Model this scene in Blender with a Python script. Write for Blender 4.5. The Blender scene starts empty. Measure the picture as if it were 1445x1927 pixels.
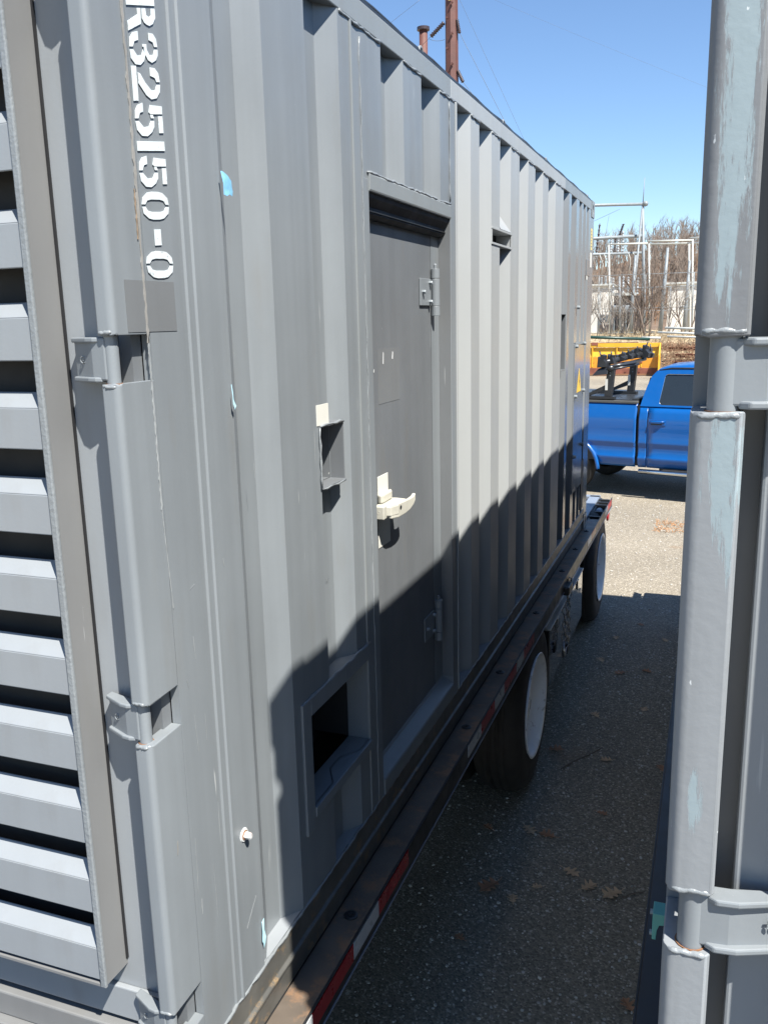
import bpy, bmesh, math, random
from mathutils import Vector, Matrix

# ------------------------------------------------------------------ scene, camera, light
scene = bpy.context.scene
COL = scene.collection
H = 2.75                      # eye height; container measurements below are relative to it

cam_data = bpy.data.cameras.new('camera')
cam = bpy.data.objects.new('camera', cam_data); COL.objects.link(cam)
yaw, pitch, roll = math.radians(-20.916), math.radians(-12.414), math.radians(-1.359)
F = Vector((math.sin(yaw)*math.cos(pitch), math.cos(yaw)*math.cos(pitch), math.sin(pitch)))
R0 = Vector((math.cos(yaw), -math.sin(yaw), 0)); U0 = R0.cross(F)
R = math.cos(roll)*R0 + math.sin(roll)*U0; U = -math.sin(roll)*R0 + math.cos(roll)*U0
M = Matrix((R, U, -F)).transposed().to_4x4(); M.translation = Vector((0.9687, -1.26, H))
cam.matrix_world = M
cam_data.sensor_fit = 'VERTICAL'; cam_data.sensor_height = 24.0; cam_data.lens = 24.0*1636.3/1927.0
cam_data.clip_start = 0.02; cam_data.clip_end = 3000
scene.camera = cam

SUN_TRAVEL = Vector((-0.943, 0.735, -1.72)).normalized()
elev = math.asin(-SUN_TRAVEL.z); azim = math.atan2(-SUN_TRAVEL.x, -SUN_TRAVEL.y)
world = bpy.data.worlds.new('World'); scene.world = world; world.use_nodes = True
wn = world.node_tree.nodes; wl = world.node_tree.links
bg = wn['Background']; sky = wn.new('ShaderNodeTexSky'); sky.sky_type = 'NISHITA'; sky.sun_disc = False
sky.sun_elevation = elev; sky.sun_rotation = azim; sky.altitude = 100
sky.air_density = 1.0; sky.dust_density = 0.0; sky.ozone_density = 6.0
wl.new(sky.outputs[0], bg.inputs[0]); bg.inputs[1].default_value = 0.08

sd = bpy.data.lights.new('sun', 'SUN'); sd.energy = 5.0; sd.angle = math.radians(0.53); sd.color = (1.0, 0.965, 0.90)
sun = bpy.data.objects.new('sun', sd); COL.objects.link(sun); sun.location = (4, -4, 12)
sun.rotation_euler = SUN_TRAVEL.to_track_quat('-Z', 'Y').to_euler()
scene.view_settings.view_transform = 'Standard'; scene.view_settings.look = 'None'
scene.view_settings.gamma = 1.0; scene.view_settings.exposure = 1.2
scene.view_settings.use_curve_mapping = False
random.seed(7)

# ------------------------------------------------------------------ materials
class N:
    """tiny node-graph helper"""
    def __init__(s, name):
        s.m = bpy.data.materials.new(name); s.m.use_nodes = True
        s.t = s.m.node_tree; s.b = s.t.nodes['Principled BSDF']
        s.tc = s.t.nodes.new('ShaderNodeTexCoord')
    def node(s, kind, **kw):
        n = s.t.nodes.new(kind)
        for k, v in kw.items(): setattr(n, k, v)
        return n
    def link(s, a, b): s.t.links.new(a, b)
    def val(s, sock, v):
        if isinstance(v, (int, float)): sock.default_value = v
        elif isinstance(v, (tuple, list)): sock.default_value = v
        else: s.link(v, sock)
    def math(s, op, a, b=0.0, clamp=False):
        n = s.node('ShaderNodeMath', operation=op, use_clamp=clamp); s.val(n.inputs[0], a); s.val(n.inputs[1], b); return n.outputs[0]
    def noise(s, scale, detail=4, stretch=(1,1,1), rough=0.55, off=(0,0,0)):
        mp = s.node('ShaderNodeMapping'); mp.inputs['Scale'].default_value = stretch; mp.inputs['Location'].default_value = off
        s.link(s.tc.outputs['Object'], mp.inputs[0])
        n = s.node('ShaderNodeTexNoise'); n.inputs['Scale'].default_value = scale; n.inputs['Detail'].default_value = detail
        n.inputs['Roughness'].default_value = rough; s.link(mp.outputs[0], n.inputs['Vector']); return n.outputs[0]
    def ramp(s, fac, stops):
        n = s.node('ShaderNodeValToRGB'); s.link(fac, n.inputs[0]); e = n.color_ramp.elements
        while len(e) < len(stops): e.new(0.5)
        for i, (p, c) in enumerate(stops): e[i].position = p; e[i].color = (c, c, c, 1) if isinstance(c, (int, float)) else (*c, 1)
        return n.outputs[0]
    def mix(s, fac, a, b, mode='MIX'):
        n = s.node('ShaderNodeMix', data_type='RGBA', blend_type=mode)
        s.val(n.inputs[0], fac)
        for sock, v in ((n.inputs[6], a), (n.inputs[7], b)):
            if isinstance(v, tuple): sock.default_value = (*v, 1) if len(v) == 3 else v
            else: s.link(v, sock)
        return n.outputs[2]
    def bump(s, h, strength, dist=0.002):
        n = s.node('ShaderNodeBump'); n.inputs['Strength'].default_value = strength; n.inputs['Distance'].default_value = dist
        s.link(h, n.inputs['Height']); s.link(n.outputs[0], s.b.inputs['Normal'])

def plain(name, rgb, rough=0.5, metal=0.0, var=0.12, scale=6.0, bump=0.0, bscale=60, spec=0.5, coat=0.0, rust=0.0, rustcol=(0.17,0.065,0.025)):
    n = N(name); b = n.b
    f = n.ramp(n.noise(scale, 5), [(0.25, 1.0-var), (0.75, 1.0+var)])
    c = n.mix(1.0, (*rgb,), f, 'MULTIPLY')
    if rust > 0:
        k = n.ramp(n.noise(scale*1.7, 7, rough=0.7, off=(3,1,7)), [(0.62-rust, 0.0), (0.72-rust, 1.0)])
        c = n.mix(k, c, rustcol)
    n.link(c, b.inputs['Base Color'])
    n.link(n.ramp(n.noise(scale*2.3, 3, off=(9,2,5)), [(0.3, max(rough-0.07, 0.02)), (0.7, min(rough+0.07, 1))]), b.inputs['Roughness'])
    b.inputs['Metallic'].default_value = metal; b.inputs['Specular IOR Level'].default_value = spec; b.inputs['Coat Weight'].default_value = coat
    if coat: b.inputs['Coat Roughness'].default_value = 0.05
    if bump: n.bump(n.noise(bscale, 4), bump)
    return n.m

def paint(name, rgb, rough, streak=0.075, mottle=0.09, spec=0.5, scratch=True, chips=True, dirt=True):
    """weathered sprayed steel paint: vertical washing streaks, broad mottling, pale scratches, small chips"""
    n = N(name); b = n.b
    st = n.ramp(n.noise(17, 4, (1, 1, 0.03)), [(0.28, 1-streak), (0.72, 1+streak)])
    mo = n.ramp(n.noise(2.6, 6, (1, 1, 0.7)), [(0.30, 1-mottle), (0.72, 1+mottle)])
    c = n.mix(1.0, (*rgb,), st, 'MULTIPLY'); c = n.mix(1.0, c, mo, 'MULTIPLY')
    if scratch:
        sc = n.ramp(n.noise(75, 2, (1, 1, 0.05), off=(1.3, 4.1, 0)), [(0.735, 0.0), (0.76, 1.0)])
        gate = n.ramp(n.noise(3.5, 2, off=(5, 5, 5)), [(0.5, 0.0), (0.62, 0.55)])
        c = n.mix(n.math('MULTIPLY', sc, gate), c, (0.50, 0.51, 0.50))
    if chips:
        ch = n.ramp(n.noise(95, 3, (1, 1, 0.5), off=(2, 8, 3)), [(0.755, 0.0), (0.775, 1.0)])
        g2 = n.ramp(n.noise(5, 2, off=(7, 1, 2)), [(0.56, 0.0), (0.66, 0.8)])
        c = n.mix(n.math('MULTIPLY', ch, g2), c, (0.62, 0.62, 0.58))
    if dirt:
        d = n.ramp(n.noise(9, 6, (1, 1, 0.25), off=(0, 3, 9)), [(0.58, 0.0), (0.80, 0.35)])
        c = n.mix(d, c, (0.16, 0.15, 0.13))
    n.link(c, b.inputs['Base Color'])
    n.link(n.ramp(n.noise(7, 5, off=(4, 4, 1)), [(0.3, rough-0.05), (0.7, rough+0.06)]), b.inputs['Roughness'])
    b.inputs['Specular IOR Level'].default_value = spec
    h = n.math('ADD', n.math('MULTIPLY', n.noise(160, 2), 0.07), n.noise(3.2, 3, (1, 1, 0.6), off=(6, 0, 0)))
    n.bump(h, 0.30, 0.007)
    return n.m

def worn_post(name, blobs, rgb, pale=(0.245, 0.305, 0.325)):
    """grey paint flaked off over pale blue primer inside blobs of (x, z, rx, rz) in object coordinates"""
    n = N(name); b = n.b
    st = n.ramp(n.noise(26, 3, (1, 1, 0.035)), [(0.30, 0.9), (0.70, 1.1)])
    c = n.mix(1.0, (*rgb,), st, 'MULTIPLY')
    sep = n.node('ShaderNodeSeparateXYZ'); n.link(n.tc.outputs['Object'], sep.inputs[0])
    best = None
    for x, z, rx, rz in blobs:
        dx = n.math('DIVIDE', n.math('SUBTRACT', sep.outputs[0], x), rx); dz = n.math('DIVIDE', n.math('SUBTRACT', sep.outputs[2], z), rz)
        d = n.math('SQRT', n.math('ADD', n.math('MULTIPLY', dx, dx), n.math('MULTIPLY', dz, dz)))
        v = n.math('SUBTRACT', 1.0, d)
        best = v if best is None else n.math('MAXIMUM', best, v)
    f = n.math('ADD', best, n.math('MULTIPLY', n.math('SUBTRACT', n.noise(110, 8, (1, 1, 0.11), rough=0.75), 0.5), 3.0))
    k = n.ramp(f, [(0.22, 0.0), (0.46, 0.9)])
    c = n.mix(k, c, pale)
    ed = n.ramp(n.noise(130, 3, (1, 1, 0.4), off=(2, 8, 3)), [(0.70, 0.0), (0.73, 0.8)])
    c = n.mix(n.math('MULTIPLY', ed, n.ramp(n.noise(18, 2), [(0.5, 0.0), (0.6, 1.0)])), c, (0.60, 0.63, 0.63))
    n.link(c, b.inputs['Base Color']); b.inputs['Roughness'].default_value = 0.46
    h = n.math('ADD', n.math('MULTIPLY', k, -0.7), n.math('ADD', n.math('MULTIPLY', n.noise(70, 4), 0.8), n.noise(12, 3)))
    n.bump(h, 0.28, 0.002)
    return n.m

def ground_mat():
    n = N('asphalt'); b = n.b
    def vor(scale, off=(0,0,0)):
        mp = n.node('ShaderNodeMapping'); mp.inputs['Location'].default_value = off; n.link(n.tc.outputs['Object'], mp.inputs[0])
        v = n.node('ShaderNodeTexVoronoi'); v.inputs['Scale'].default_value = scale; n.link(mp.outputs[0], v.inputs['Vector']); return v
    v1 = vor(105); v2 = vor(42, (5, 3, 0))
    s1 = n.node('ShaderNodeSeparateColor'); n.link(v1.outputs['Color'], s1.inputs[0])
    s2 = n.node('ShaderNodeSeparateColor'); n.link(v2.outputs['Color'], s2.inputs[0])
    base = n.ramp(s1.outputs[0], [(0.0, (0.150, 0.130, 0.100)), (0.45, (0.225, 0.196, 0.150)), (0.88, (0.285, 0.248, 0.190)), (1.0, (0.48, 0.43, 0.35))])
    big = n.math('MULTIPLY', n.ramp(s2.outputs[0], [(0.90, 0.0), (0.91, 1.0)]), n.ramp(v2.outputs['Distance'], [(0.012, 1.0), (0.016, 0.0)]))
    v2d = n.ramp(v2.outputs['Distance'], [(0.30, 1.0), (0.40, 0.0)])
    big = n.math('MULTIPLY', n.ramp(s2.outputs[0], [(0.93, 0.0), (0.94, 1.0)]), v2d)
    c = n.mix(big, base, n.ramp(s2.outputs[1], [(0.0, (0.22, 0.20, 0.17)), (0.7, (0.46, 0.43, 0.38)), (1.0, (0.62, 0.58, 0.52))]))
    wear = n.ramp(n.noise(0.5, 5), [(0.3, 0.82), (0.7, 1.12)]); c = n.mix(1.0, c, wear, 'MULTIPLY')
    pine = n.ramp(n.noise(1.1, 4, off=(2, 9, 0)), [(0.66, 0.0), (0.74, 0.5)]); c = n.mix(pine, c, (0.20, 0.12, 0.06))
    n.link(c, b.inputs['Base Color']); b.inputs['Roughness'].default_value = 0.85; b.inputs['Specular IOR Level'].default_value = 0.3
    h = n.math('ADD', n.math('MULTIPLY', v1.outputs['Distance'], -0.6), n.math('MULTIPLY', big, 0.8))
    h = n.math('ADD', h, n.math('MULTIPLY', n.noise(6, 4), 1.5)); n.bump(h, 0.5, 0.005)
    return n.m

MT = {}
GREY = (0.186, 0.203, 0.214)
MT['paint'] = paint('grey_paint', GREY, 0.40)
MT['paint_door'] = paint('grey_paint_door', (0.138, 0.147, 0.155), 0.42, streak=0.05)
MT['paint_bounce_cut'] = paint('dark_grey_bounce_cut', (0.085, 0.09, 0.095), 0.42)
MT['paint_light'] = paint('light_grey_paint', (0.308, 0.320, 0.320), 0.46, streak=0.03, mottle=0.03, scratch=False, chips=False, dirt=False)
MT['paint_gloss'] = paint('glossy_grey_paint', (0.185, 0.197, 0.207), 0.17, streak=0.04, mottle=0.04, chips=False, dirt=False)
MT['paint_rail'] = paint('rail_grey_paint', (0.205, 0.220, 0.222), 0.40, streak=0.02, mottle=0.05)
MT['paint_warm'] = paint('dusty_grey_paint', (0.172, 0.173, 0.171), 0.48, streak=0.04)
MT['louver'] = paint('louver_grey_paint', (0.245, 0.262, 0.275), 0.36, streak=0.02, mottle=0.06)
MT['patch'] = paint('dark_sticker_and_jamb_patch', (0.150, 0.157, 0.161), 0.45, streak=0.03, chips=False)
MT['weld'] = plain('weld_bead', (0.20, 0.215, 0.222), 0.34, bump=0.8, bscale=120)
MT['interior'] = plain('interior_shade_black', (0.012, 0.013, 0.014), 0.7)  # near-black colour stands for the shade inside openings
MT['black'] = plain('black_paint', (0.020, 0.021, 0.023), 0.38, var=0.25)
MT['rubber'] = plain('tyre_rubber', (0.022, 0.021, 0.020), 0.72, var=0.2, bump=0.2)
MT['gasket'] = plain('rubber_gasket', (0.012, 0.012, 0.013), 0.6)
MT['white'] = plain('white_stencil', (0.60, 0.65, 0.66), 0.55, var=0.14, scale=45, rust=0.03, rustcol=(0.32, 0.34, 0.35))
MT['sticker'] = plain('cream_sticker', (0.62, 0.61, 0.55), 0.45, var=0.05)
MT['cream'] = plain('cream_plastic', (0.44, 0.425, 0.365), 0.45, var=0.10, scale=20)
MT['stain'] = plain('faint_rust_stain', (0.26, 0.19, 0.13), 0.7, var=0.2, scale=40)
MT['smear'] = plain('pale_paint_smear', (0.285, 0.300, 0.302), 0.6, var=0.2, scale=40)
MT['tape'] = plain('blue_masking_tape', (0.20, 0.46, 0.68), 0.7, var=0.25, scale=30, bump=0.6)
MT['tape_pale'] = plain('faded_blue_tape', (0.42, 0.66, 0.74), 0.7, var=0.2, scale=40)
MT['caulk'] = plain('tan_sealant', (0.245, 0.236, 0.218), 0.65, var=0.15, scale=18, bump=0.5)
MT['ruststeel'] = plain('rust_stained_steel', (0.118, 0.096, 0.076), 0.50, var=0.35, scale=5, rust=0.12, rustcol=(0.205, 0.125, 0.075), bump=0.3)
MT['railface'] = plain('grimy_bottom_rail', (0.090, 0.088, 0.080), 0.42, var=0.3, scale=9, rust=0.07, rustcol=(0.21, 0.145, 0.08))
MT['red_tape'] = plain('red_reflective_tape', (0.33, 0.010, 0.016), 0.30, var=0.08)
MT['white_tape'] = plain('white_reflective_tape', (0.48, 0.50, 0.51), 0.30, var=0.08)
MT['wheel_white'] = plain('white_wheel_paint', (0.85, 0.87, 0.88), 0.30, var=0.05, scale=5, rust=0.015, rustcol=(0.30, 0.27, 0.23))
MT['alu'] = plain('brushed_aluminium', (0.62, 0.64, 0.66), 0.16, 1.0, var=0.06)
MT['lid'] = plain('dull_aluminium', (0.82, 0.84, 0.84), 0.40, 0.0, var=0.05)
MT['mirror'] = plain('polished_steel', (0.50, 0.51, 0.52), 0.06, 1.0, var=0.05, scale=3)
MT['chain'] = plain('chain_steel', (0.42, 0.42, 0.42), 0.30, 1.0, var=0.3, scale=40)
MT['frame_blue'] = plain('blue_grey_deck_paint', (0.20, 0.23, 0.28), 0.35, var=0.1)
MT['galv'] = plain('galvanised_steel', (0.20, 0.225, 0.24), 0.5, 0.0, var=0.15)
MT['bolt'] = plain('white_painted_bolt', (0.62, 0.63, 0.62), 0.4, rust=0.06)
MT['rust'] = plain('orange_rust', (0.22, 0.105, 0.05), 0.8, var=0.3, scale=30)
MT['yellow_lbl'] = plain('yellow_label', (0.62, 0.50, 0.20), 0.5, var=0.05)
MT['warn'] = plain('yellow_warning_triangle', (0.75, 0.48, 0.04), 0.4, var=0.05)
MT['pink'] = plain('pink_knob', (0.70, 0.10, 0.14), 0.4)
MT['teal'] = plain('teal_bracket_paint', (0.08, 0.30, 0.26), 0.4, var=0.1)
MT['ground'] = ground_mat()
MT['pebble'] = plain('pebbles', (0.40, 0.38, 0.345), 0.8, var=0.45, scale=9)
MT['blue'] = plain('blue_metallic_car_paint', (0.0, 0.078, 0.29), 0.35, 0.0, var=0.03, coat=0.5)
MT['glass'] = plain('dark_tinted_glass', (0.018, 0.024, 0.028), 0.04, 0.0, var=0.05, spec=0.8)
MT['trim'] = plain('black_plastic_trim', (0.022, 0.023, 0.025), 0.5)
MT['greyplastic'] = plain('grey_rail_cap', (0.075, 0.075, 0.070), 0.6)
MT['chrome'] = plain('chrome_trim', (0.6, 0.62, 0.63), 0.12, 1.0)
MT['tonneau'] = plain('black_bed_cover', (0.030, 0.033, 0.038), 0.30)
MT['yellow'] = plain('yellow_plow_paint', (0.66, 0.36, 0.025), 0.5, var=0.12, scale=1.5, rust=0.02)
MT['orange'] = plain('orange_plow_paint', (0.62, 0.25, 0.02), 0.5, var=0.15, scale=2, rust=0.05)
MT['brownsteel'] = plain('weathering_steel', (0.105, 0.042, 0.032), 0.6, var=0.2, scale=3)
MT['insul'] = plain('dark_insulator', (0.045, 0.030, 0.030), 0.35)
MT['wallwhite'] = plain('whitewashed_block', (0.62, 0.60, 0.55), 0.85, var=0.15, scale=1.5)
MT['porcelain'] = plain('grey_porcelain', (0.34, 0.37, 0.39), 0.4)
MT['greenpipe'] = plain('dark_green_pipe', (0.012, 0.045, 0.035), 0.4)
MT['pvc'] = plain('white_pipe', (0.46, 0.47, 0.44), 0.45)
MT['scrap'] = plain('rusty_scrap_steel', (0.20, 0.065, 0.040), 0.75, var=0.35, scale=3)
MT['bark'] = plain('bare_bark', (0.115, 0.085, 0.065), 0.85, var=0.25, scale=4)
MT['bark_haze'] = plain('hazed_grey_brown_bark', (0.185, 0.145, 0.115), 0.9, var=0.2, scale=2)  # bark lightened so the colour stands in for distance haze
MT['bark_pale'] = plain('pale_bark', (0.26, 0.225, 0.19), 0.85, var=0.25, scale=4)
MT['brush'] = plain('dead_brush', (0.24, 0.145, 0.085), 0.9, var=0.35, scale=3)
MT['drygrass'] = plain('dry_grass', (0.38, 0.30, 0.19), 0.9, var=0.3, scale=3)
MT['hill'] = plain('leaf_litter_hillside', (0.135, 0.092, 0.062), 0.95, var=0.35, scale=0.6, bump=1.0, bscale=4)
MT['needle'] = plain('orange_needles', (0.42, 0.22, 0.10), 0.8, var=0.3, scale=8)
MT['wire'] = plain('conductor', (0.10, 0.11, 0.12), 0.5)
MT['leaf_brown'] = plain('brown_dry_leaf', (0.36, 0.185, 0.10), 0.75, var=0.3, scale=14)
MT['leaf_tan'] = plain('tan_dry_leaf', (0.52, 0.36, 0.22), 0.75, var=0.3, scale=14)
MT['dark_box'] = plain('dark_grey_cabinet', (0.07, 0.055, 0.05), 0.6, var=0.3)  # even dark grey-brown of the equipment boxes and panels

# ------------------------------------------------------------------ mesh builder
IDENT = lambda x, y, z: (x, y, z)
MEAS = lambda x, y, z: (x, y, z + H)                                  # left container frame
MIRR = lambda x, y, z: (0.943 - x, y - 0.23, z + H - 0.010)           # right container: mirrored end
TF = IDENT
def frame(f):
    global TF
    TF = f

class MB:
    def __init__(s): s.v = []; s.f = []
    def add(s, vs, fs):
        o = len(s.v); s.v += [tuple(p) for p in vs]; s.f += [tuple(i + o for i in f) for f in fs]; return s
    def hexa(s, p): return s.add(p, [(0,3,2,1),(4,5,6,7),(0,1,5,4),(1,2,6,5),(2,3,7,6),(3,0,4,7)])
    def box(s, x0, x1, y0, y1, z0, z1):
        return s.hexa([(x0,y0,z0),(x1,y0,z0),(x1,y1,z0),(x0,y1,z0),(x0,y0,z1),(x1,y0,z1),(x1,y1,z1),(x0,y1,z1)])
    def prism(s, poly, axis, a, b):
        def P(u, w, t): return {'x': (t, u, w), 'y': (u, t, w), 'z': (u, w, t)}[axis]
        n = len(poly)
        return s.add([P(u, w, a) for u, w in poly] + [P(u, w, b) for u, w in poly],
                     [tuple(range(n))[::-1], tuple(range(n, 2*n))] + [(i, (i+1) % n, (i+1) % n + n, i + n) for i in range(n)])
    def tube(s, pts, r, n=8, caps=True):
        pts = [Vector(p) for p in pts]; rs = r if isinstance(r, (list, tuple)) else [r]*len(pts)
        vs = []; up = Vector((0.13, 0.21, 0.97))
        for i, p in enumerate(pts):
            d = (pts[min(i+1, len(pts)-1)] - pts[max(i-1, 0)]).normalized()
            if abs(d.dot(up)) > 0.95: up = Vector((0.97, 0.1, 0.05))
            a = d.cross(up).normalized(); b = d.cross(a)
            for k in range(n):
                t = 2*math.pi*k/n; vs.append(p + rs[i]*(math.cos(t)*a + math.sin(t)*b))
        fs = [(i*n+k, i*n+(k+1) % n, (i+1)*n+(k+1) % n, (i+1)*n+k) for i in range(len(pts)-1) for k in range(n)]
        if caps: fs += [tuple(range(n))[::-1], tuple(range((len(pts)-1)*n, len(pts)*n))]
        return s.add(vs, fs)
    def lathe(s, prof, c, axis='x', n=32):
        vs = []
        for r, t in prof:
            for k in range(n):
                a = 2*math.pi*k/n; u, w = r*math.cos(a), r*math.sin(a)
                vs.append({'x': (c[0]+t, c[1]+u, c[2]+w), 'y': (c[0]+u, c[1]+t, c[2]+w), 'z': (c[0]+u, c[1]+w, c[2]+t)}[axis])
        m = len(prof)
        fs = [(i*n+k, i*n+(k+1) % n, (i+1)*n+(k+1) % n, (i+1)*n+k) for i in range(m-1) for k in range(n)]
        return s.add(vs, fs)
    def build(s, name, mat, parent=None, smooth=False, bevel=0.0, solid=0.0, origin=None, closed=True, seg=2):
        root = parent
        while root is not None and root.parent is not None: root = root.parent
        o0 = Vector(origin) if origin is not None else (Vector(root.location) if root is not None else Vector((0, 0, 0)))
        me = bpy.data.meshes.new(name)
        me.from_pydata([Vector(TF(*p)) - o0 for p in s.v], [], s.f)
        if closed:
            bm = bmesh.new(); bm.from_mesh(me); bmesh.ops.recalc_face_normals(bm, faces=bm.faces); bm.to_mesh(me); bm.free()
        if mat: me.materials.append(MT[mat] if isinstance(mat, str) else mat)
        if smooth:
            for p in me.polygons: p.use_smooth = True
            if smooth == 'auto': me.set_sharp_from_angle(angle=math.radians(32))
        o = bpy.data.objects.new(name, me); COL.objects.link(o)
        if parent is not None: o.parent = parent
        if origin is not None: o.location = o0 if root is None else o0 - Vector(root.location)
        if solid:
            md = o.modifiers.new('solid', 'SOLIDIFY'); md.thickness = solid; md.offset = 0
        if bevel:
            md = o.modifiers.new('bevel', 'BEVEL'); md.width = bevel; md.segments = seg; md.limit_method = 'ANGLE'; md.angle_limit = math.radians(35)
        return o

def tag(o, label=None, cat=None, group=None, kind=None):
    if label: o['label'] = label
    if cat: o['category'] = cat
    if group: o['group'] = group
    if kind: o['kind'] = kind
    return o
def thing(name, loc, label, cat, group=None, rz=0.0):
    e = bpy.data.objects.new(name, None); COL.objects.link(e); e.location = loc; e.rotation_euler = (0, 0, rz); e.empty_display_size = 0.3
    return tag(e, label, cat, group)
def dup(src, parent, loc, rot=None):
    """copy of a mesh part, sharing its mesh"""
    c = src.copy(); COL.objects.link(c); c.parent = parent; c.location = loc
    if rot: c.rotation_euler = rot
    return c

# ------------------------------------------------------------------ ground and terrain
def hill(x): return 8.9 + max(-1.6, min(1.6, 0.13*(x+8))) + 0.3*math.sin(x*0.4)
def build_ground():
    frame(IDENT)
    xs = [-900, -300, -120, -60, -40, -30, -24, -20, -17, -14, -11, -8, -5, -2, 1, 4, 8, 12, 16, 24, 30, 60, 120, 300, 900]
    ys = [-300, -60, -20, -8, 0, 4, 8, 12, 20, 30, 38, 41, 42.5, 44, 45.5, 47, 50, 60, 74, 85, 95, 105, 118, 130, 150, 200, 500, 1500]
    def z(x, y):
        t = min(max((y-41.5)/5.0, 0), 1); v = 1.45*t*t*(3-2*t)
        t = min(max((y-74)/60.0, 0), 1); v += hill(x)*t*t*(3-2*t)
        return v + (0.12*math.sin(x*1.3+y*0.7) if 42 < y < 200 else 0)
    m = MB(); nx = len(xs)
    m.add([(x, y, z(x, y)) for y in ys for x in xs], [(j*nx+i, j*nx+i+1, (j+1)*nx+i+1, (j+1)*nx+i) for j in range(len(ys)-1) for i in range(nx-1)])
    g = m.build('ground', 'ground', closed=False); tag(g, kind='structure')
    g.data.materials.append(MT['drygrass']); g.data.materials.append(MT['hill'])
    for p in g.data.polygons:
        y = p.center.y
        if y > 74: p.material_index = 2
        elif y > 42: p.material_index = 1
        p.use_smooth = y > 40
build_ground()

# ------------------------------------------------------------------ containers
REC = [(0.394, 0.594), (0.815, 1.021)]                                           # recesses of the near panel: start, end
REC_DOOR = [(1.334, 1.532), (1.715, 1.924)]
REC_MID = [(2.128, 2.343), (2.479, 2.693), (2.852, 3.078), (3.269, 3.489), (3.673, 3.900), (4.066, 4.311)]
REC_FAR = [(4.600, 4.835), (4.928, 5.159), (5.281, 5.420), (5.475, 5.610), (5.660, 5.790)]
ZT, ZB = 0.793, -1.560
DEPTH = 0.042

def wall_x(y, recs, x_out=-0.002):
    for a, b in recs:
        if a <= y <= b:
            t = (y-a)/(b-a)
            if t < 0.36: return x_out - DEPTH*t/0.36
            if t < 0.72: return x_out - DEPTH
            return x_out - DEPTH*(1-t)/0.28
    return x_out

def wall_panel(root, y0, y1, recs, z0, z1, mat, holes=()):
    ys = {y0, y1}
    for a, b in recs:
        for t in (0, 0.36, 0.72, 1.0):
            v = a+(b-a)*t
            if y0 <= v <= y1: ys.add(round(v, 5))
    zs = {z0, z1}
    for a, b, c, d in holes:
        for v in (a, b):
            if y0 < v < y1: ys.add(v)
        for v in (c, d):
            if z0 < v < z1: zs.add(v)
    k = 1
    while z0 + 0.4*k < z1: zs.add(round(z0+0.4*k, 4)); k += 1
    ys = sorted(ys); zs = sorted(zs); nz = len(zs); m = MB(); fs = []
    rr = random.Random(int(y0*100))
    vs = [(wall_x(y, recs), y, z) for y in ys for z in zs]
    for i in range(len(ys)-1):
        for j in range(nz-1):
            cy, cz = (ys[i]+ys[i+1])/2, (zs[j]+zs[j+1])/2
            if any(a < cy < b and c < cz < d for a, b, c, d in holes): continue
            fs.append((i*nz+j, (i+1)*nz+j, (i+1)*nz+j+1, i*nz+j+1))
    if y0 < 0.38: vs = [(-0.009 if y < 0.3945 else x, y, z) for x, y, z in vs]
    m.add(vs, fs)
    return m.build('wall_panel', mat, root, solid=0.003)

def weld(root, y0, y1, x, z, seed, r=0.0045, name='weld_bead', vertical=False):
    rr = random.Random(seed); m = MB(); pts = []; rs = []
    L = y1-y0; n = max(4, int(L/0.022))
    for i in range(n+1):
        t = y0 + L*i/n
        if vertical: pts.append((x+rr.uniform(-.001, .001), z+rr.uniform(-.002, .002), t))
        else: pts.append((x+rr.uniform(-.0015, .0015), t, z+rr.uniform(-.003, .002)))
        rs.append(r*rr.uniform(0.6, 1.5))
    m.tube(pts, rs, 6); return m.build(name, 'weld', root, smooth=True)

def casting(root, y0, y1, z0, z1, x1=0.004):
    m = MB(); x0 = x1-0.16
    yc, zc = (y0+y1)/2, (z0+z1)/2; w, h = 0.028, 0.038
    ring = [(yc+w*math.cos(a), zc+h*math.sin(a)) for a in [2*math.pi*k/12 for k in range(12)]]
    out = []
    for yy, zz in ring:                                     # outer rectangle points matched to the hole ring
        dy, dz = yy-yc, zz-zc; s = min(((y1-y0)/2)/abs(dy) if dy else 1e9, ((z1-z0)/2)/abs(dz) if dz else 1e9)
        out.append((yc+dy*s, zc+dz*s))
    n = 12
    m.add([(x1, a, b) for a, b in out] + [(x1, a, b) for a, b in ring] + [(x1-0.035, a, b) for a, b in ring],
          [(i, (i+1) % n, (i+1) % n+n, i+n) for i in range(n)] + [(i+n, (i+1) % n+n, (i+1) % n+2*n, i+2*n) for i in range(n)] + [tuple(range(2*n, 3*n))])
    m.hexa([(x0,y0,z0),(x1-0.0005,y0,z0),(x1-0.0005,y1,z0),(x0,y1,z0),(x0,y0,z1),(x1-0.0005,y0,z1),(x1-0.0005,y1,z1),(x0,y1,z1)])
    # drop the closed +x face of the block so that the hole stays open
    m.f = [f for f in m.f if f != m.f[-3]]
    return m.build('corner_casting', 'paint_rail', root, closed=False)

GAPS = [(0.590, 0.674), (-0.098, -0.014), (-0.784, -0.702), (-1.470, -1.388)]

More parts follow.
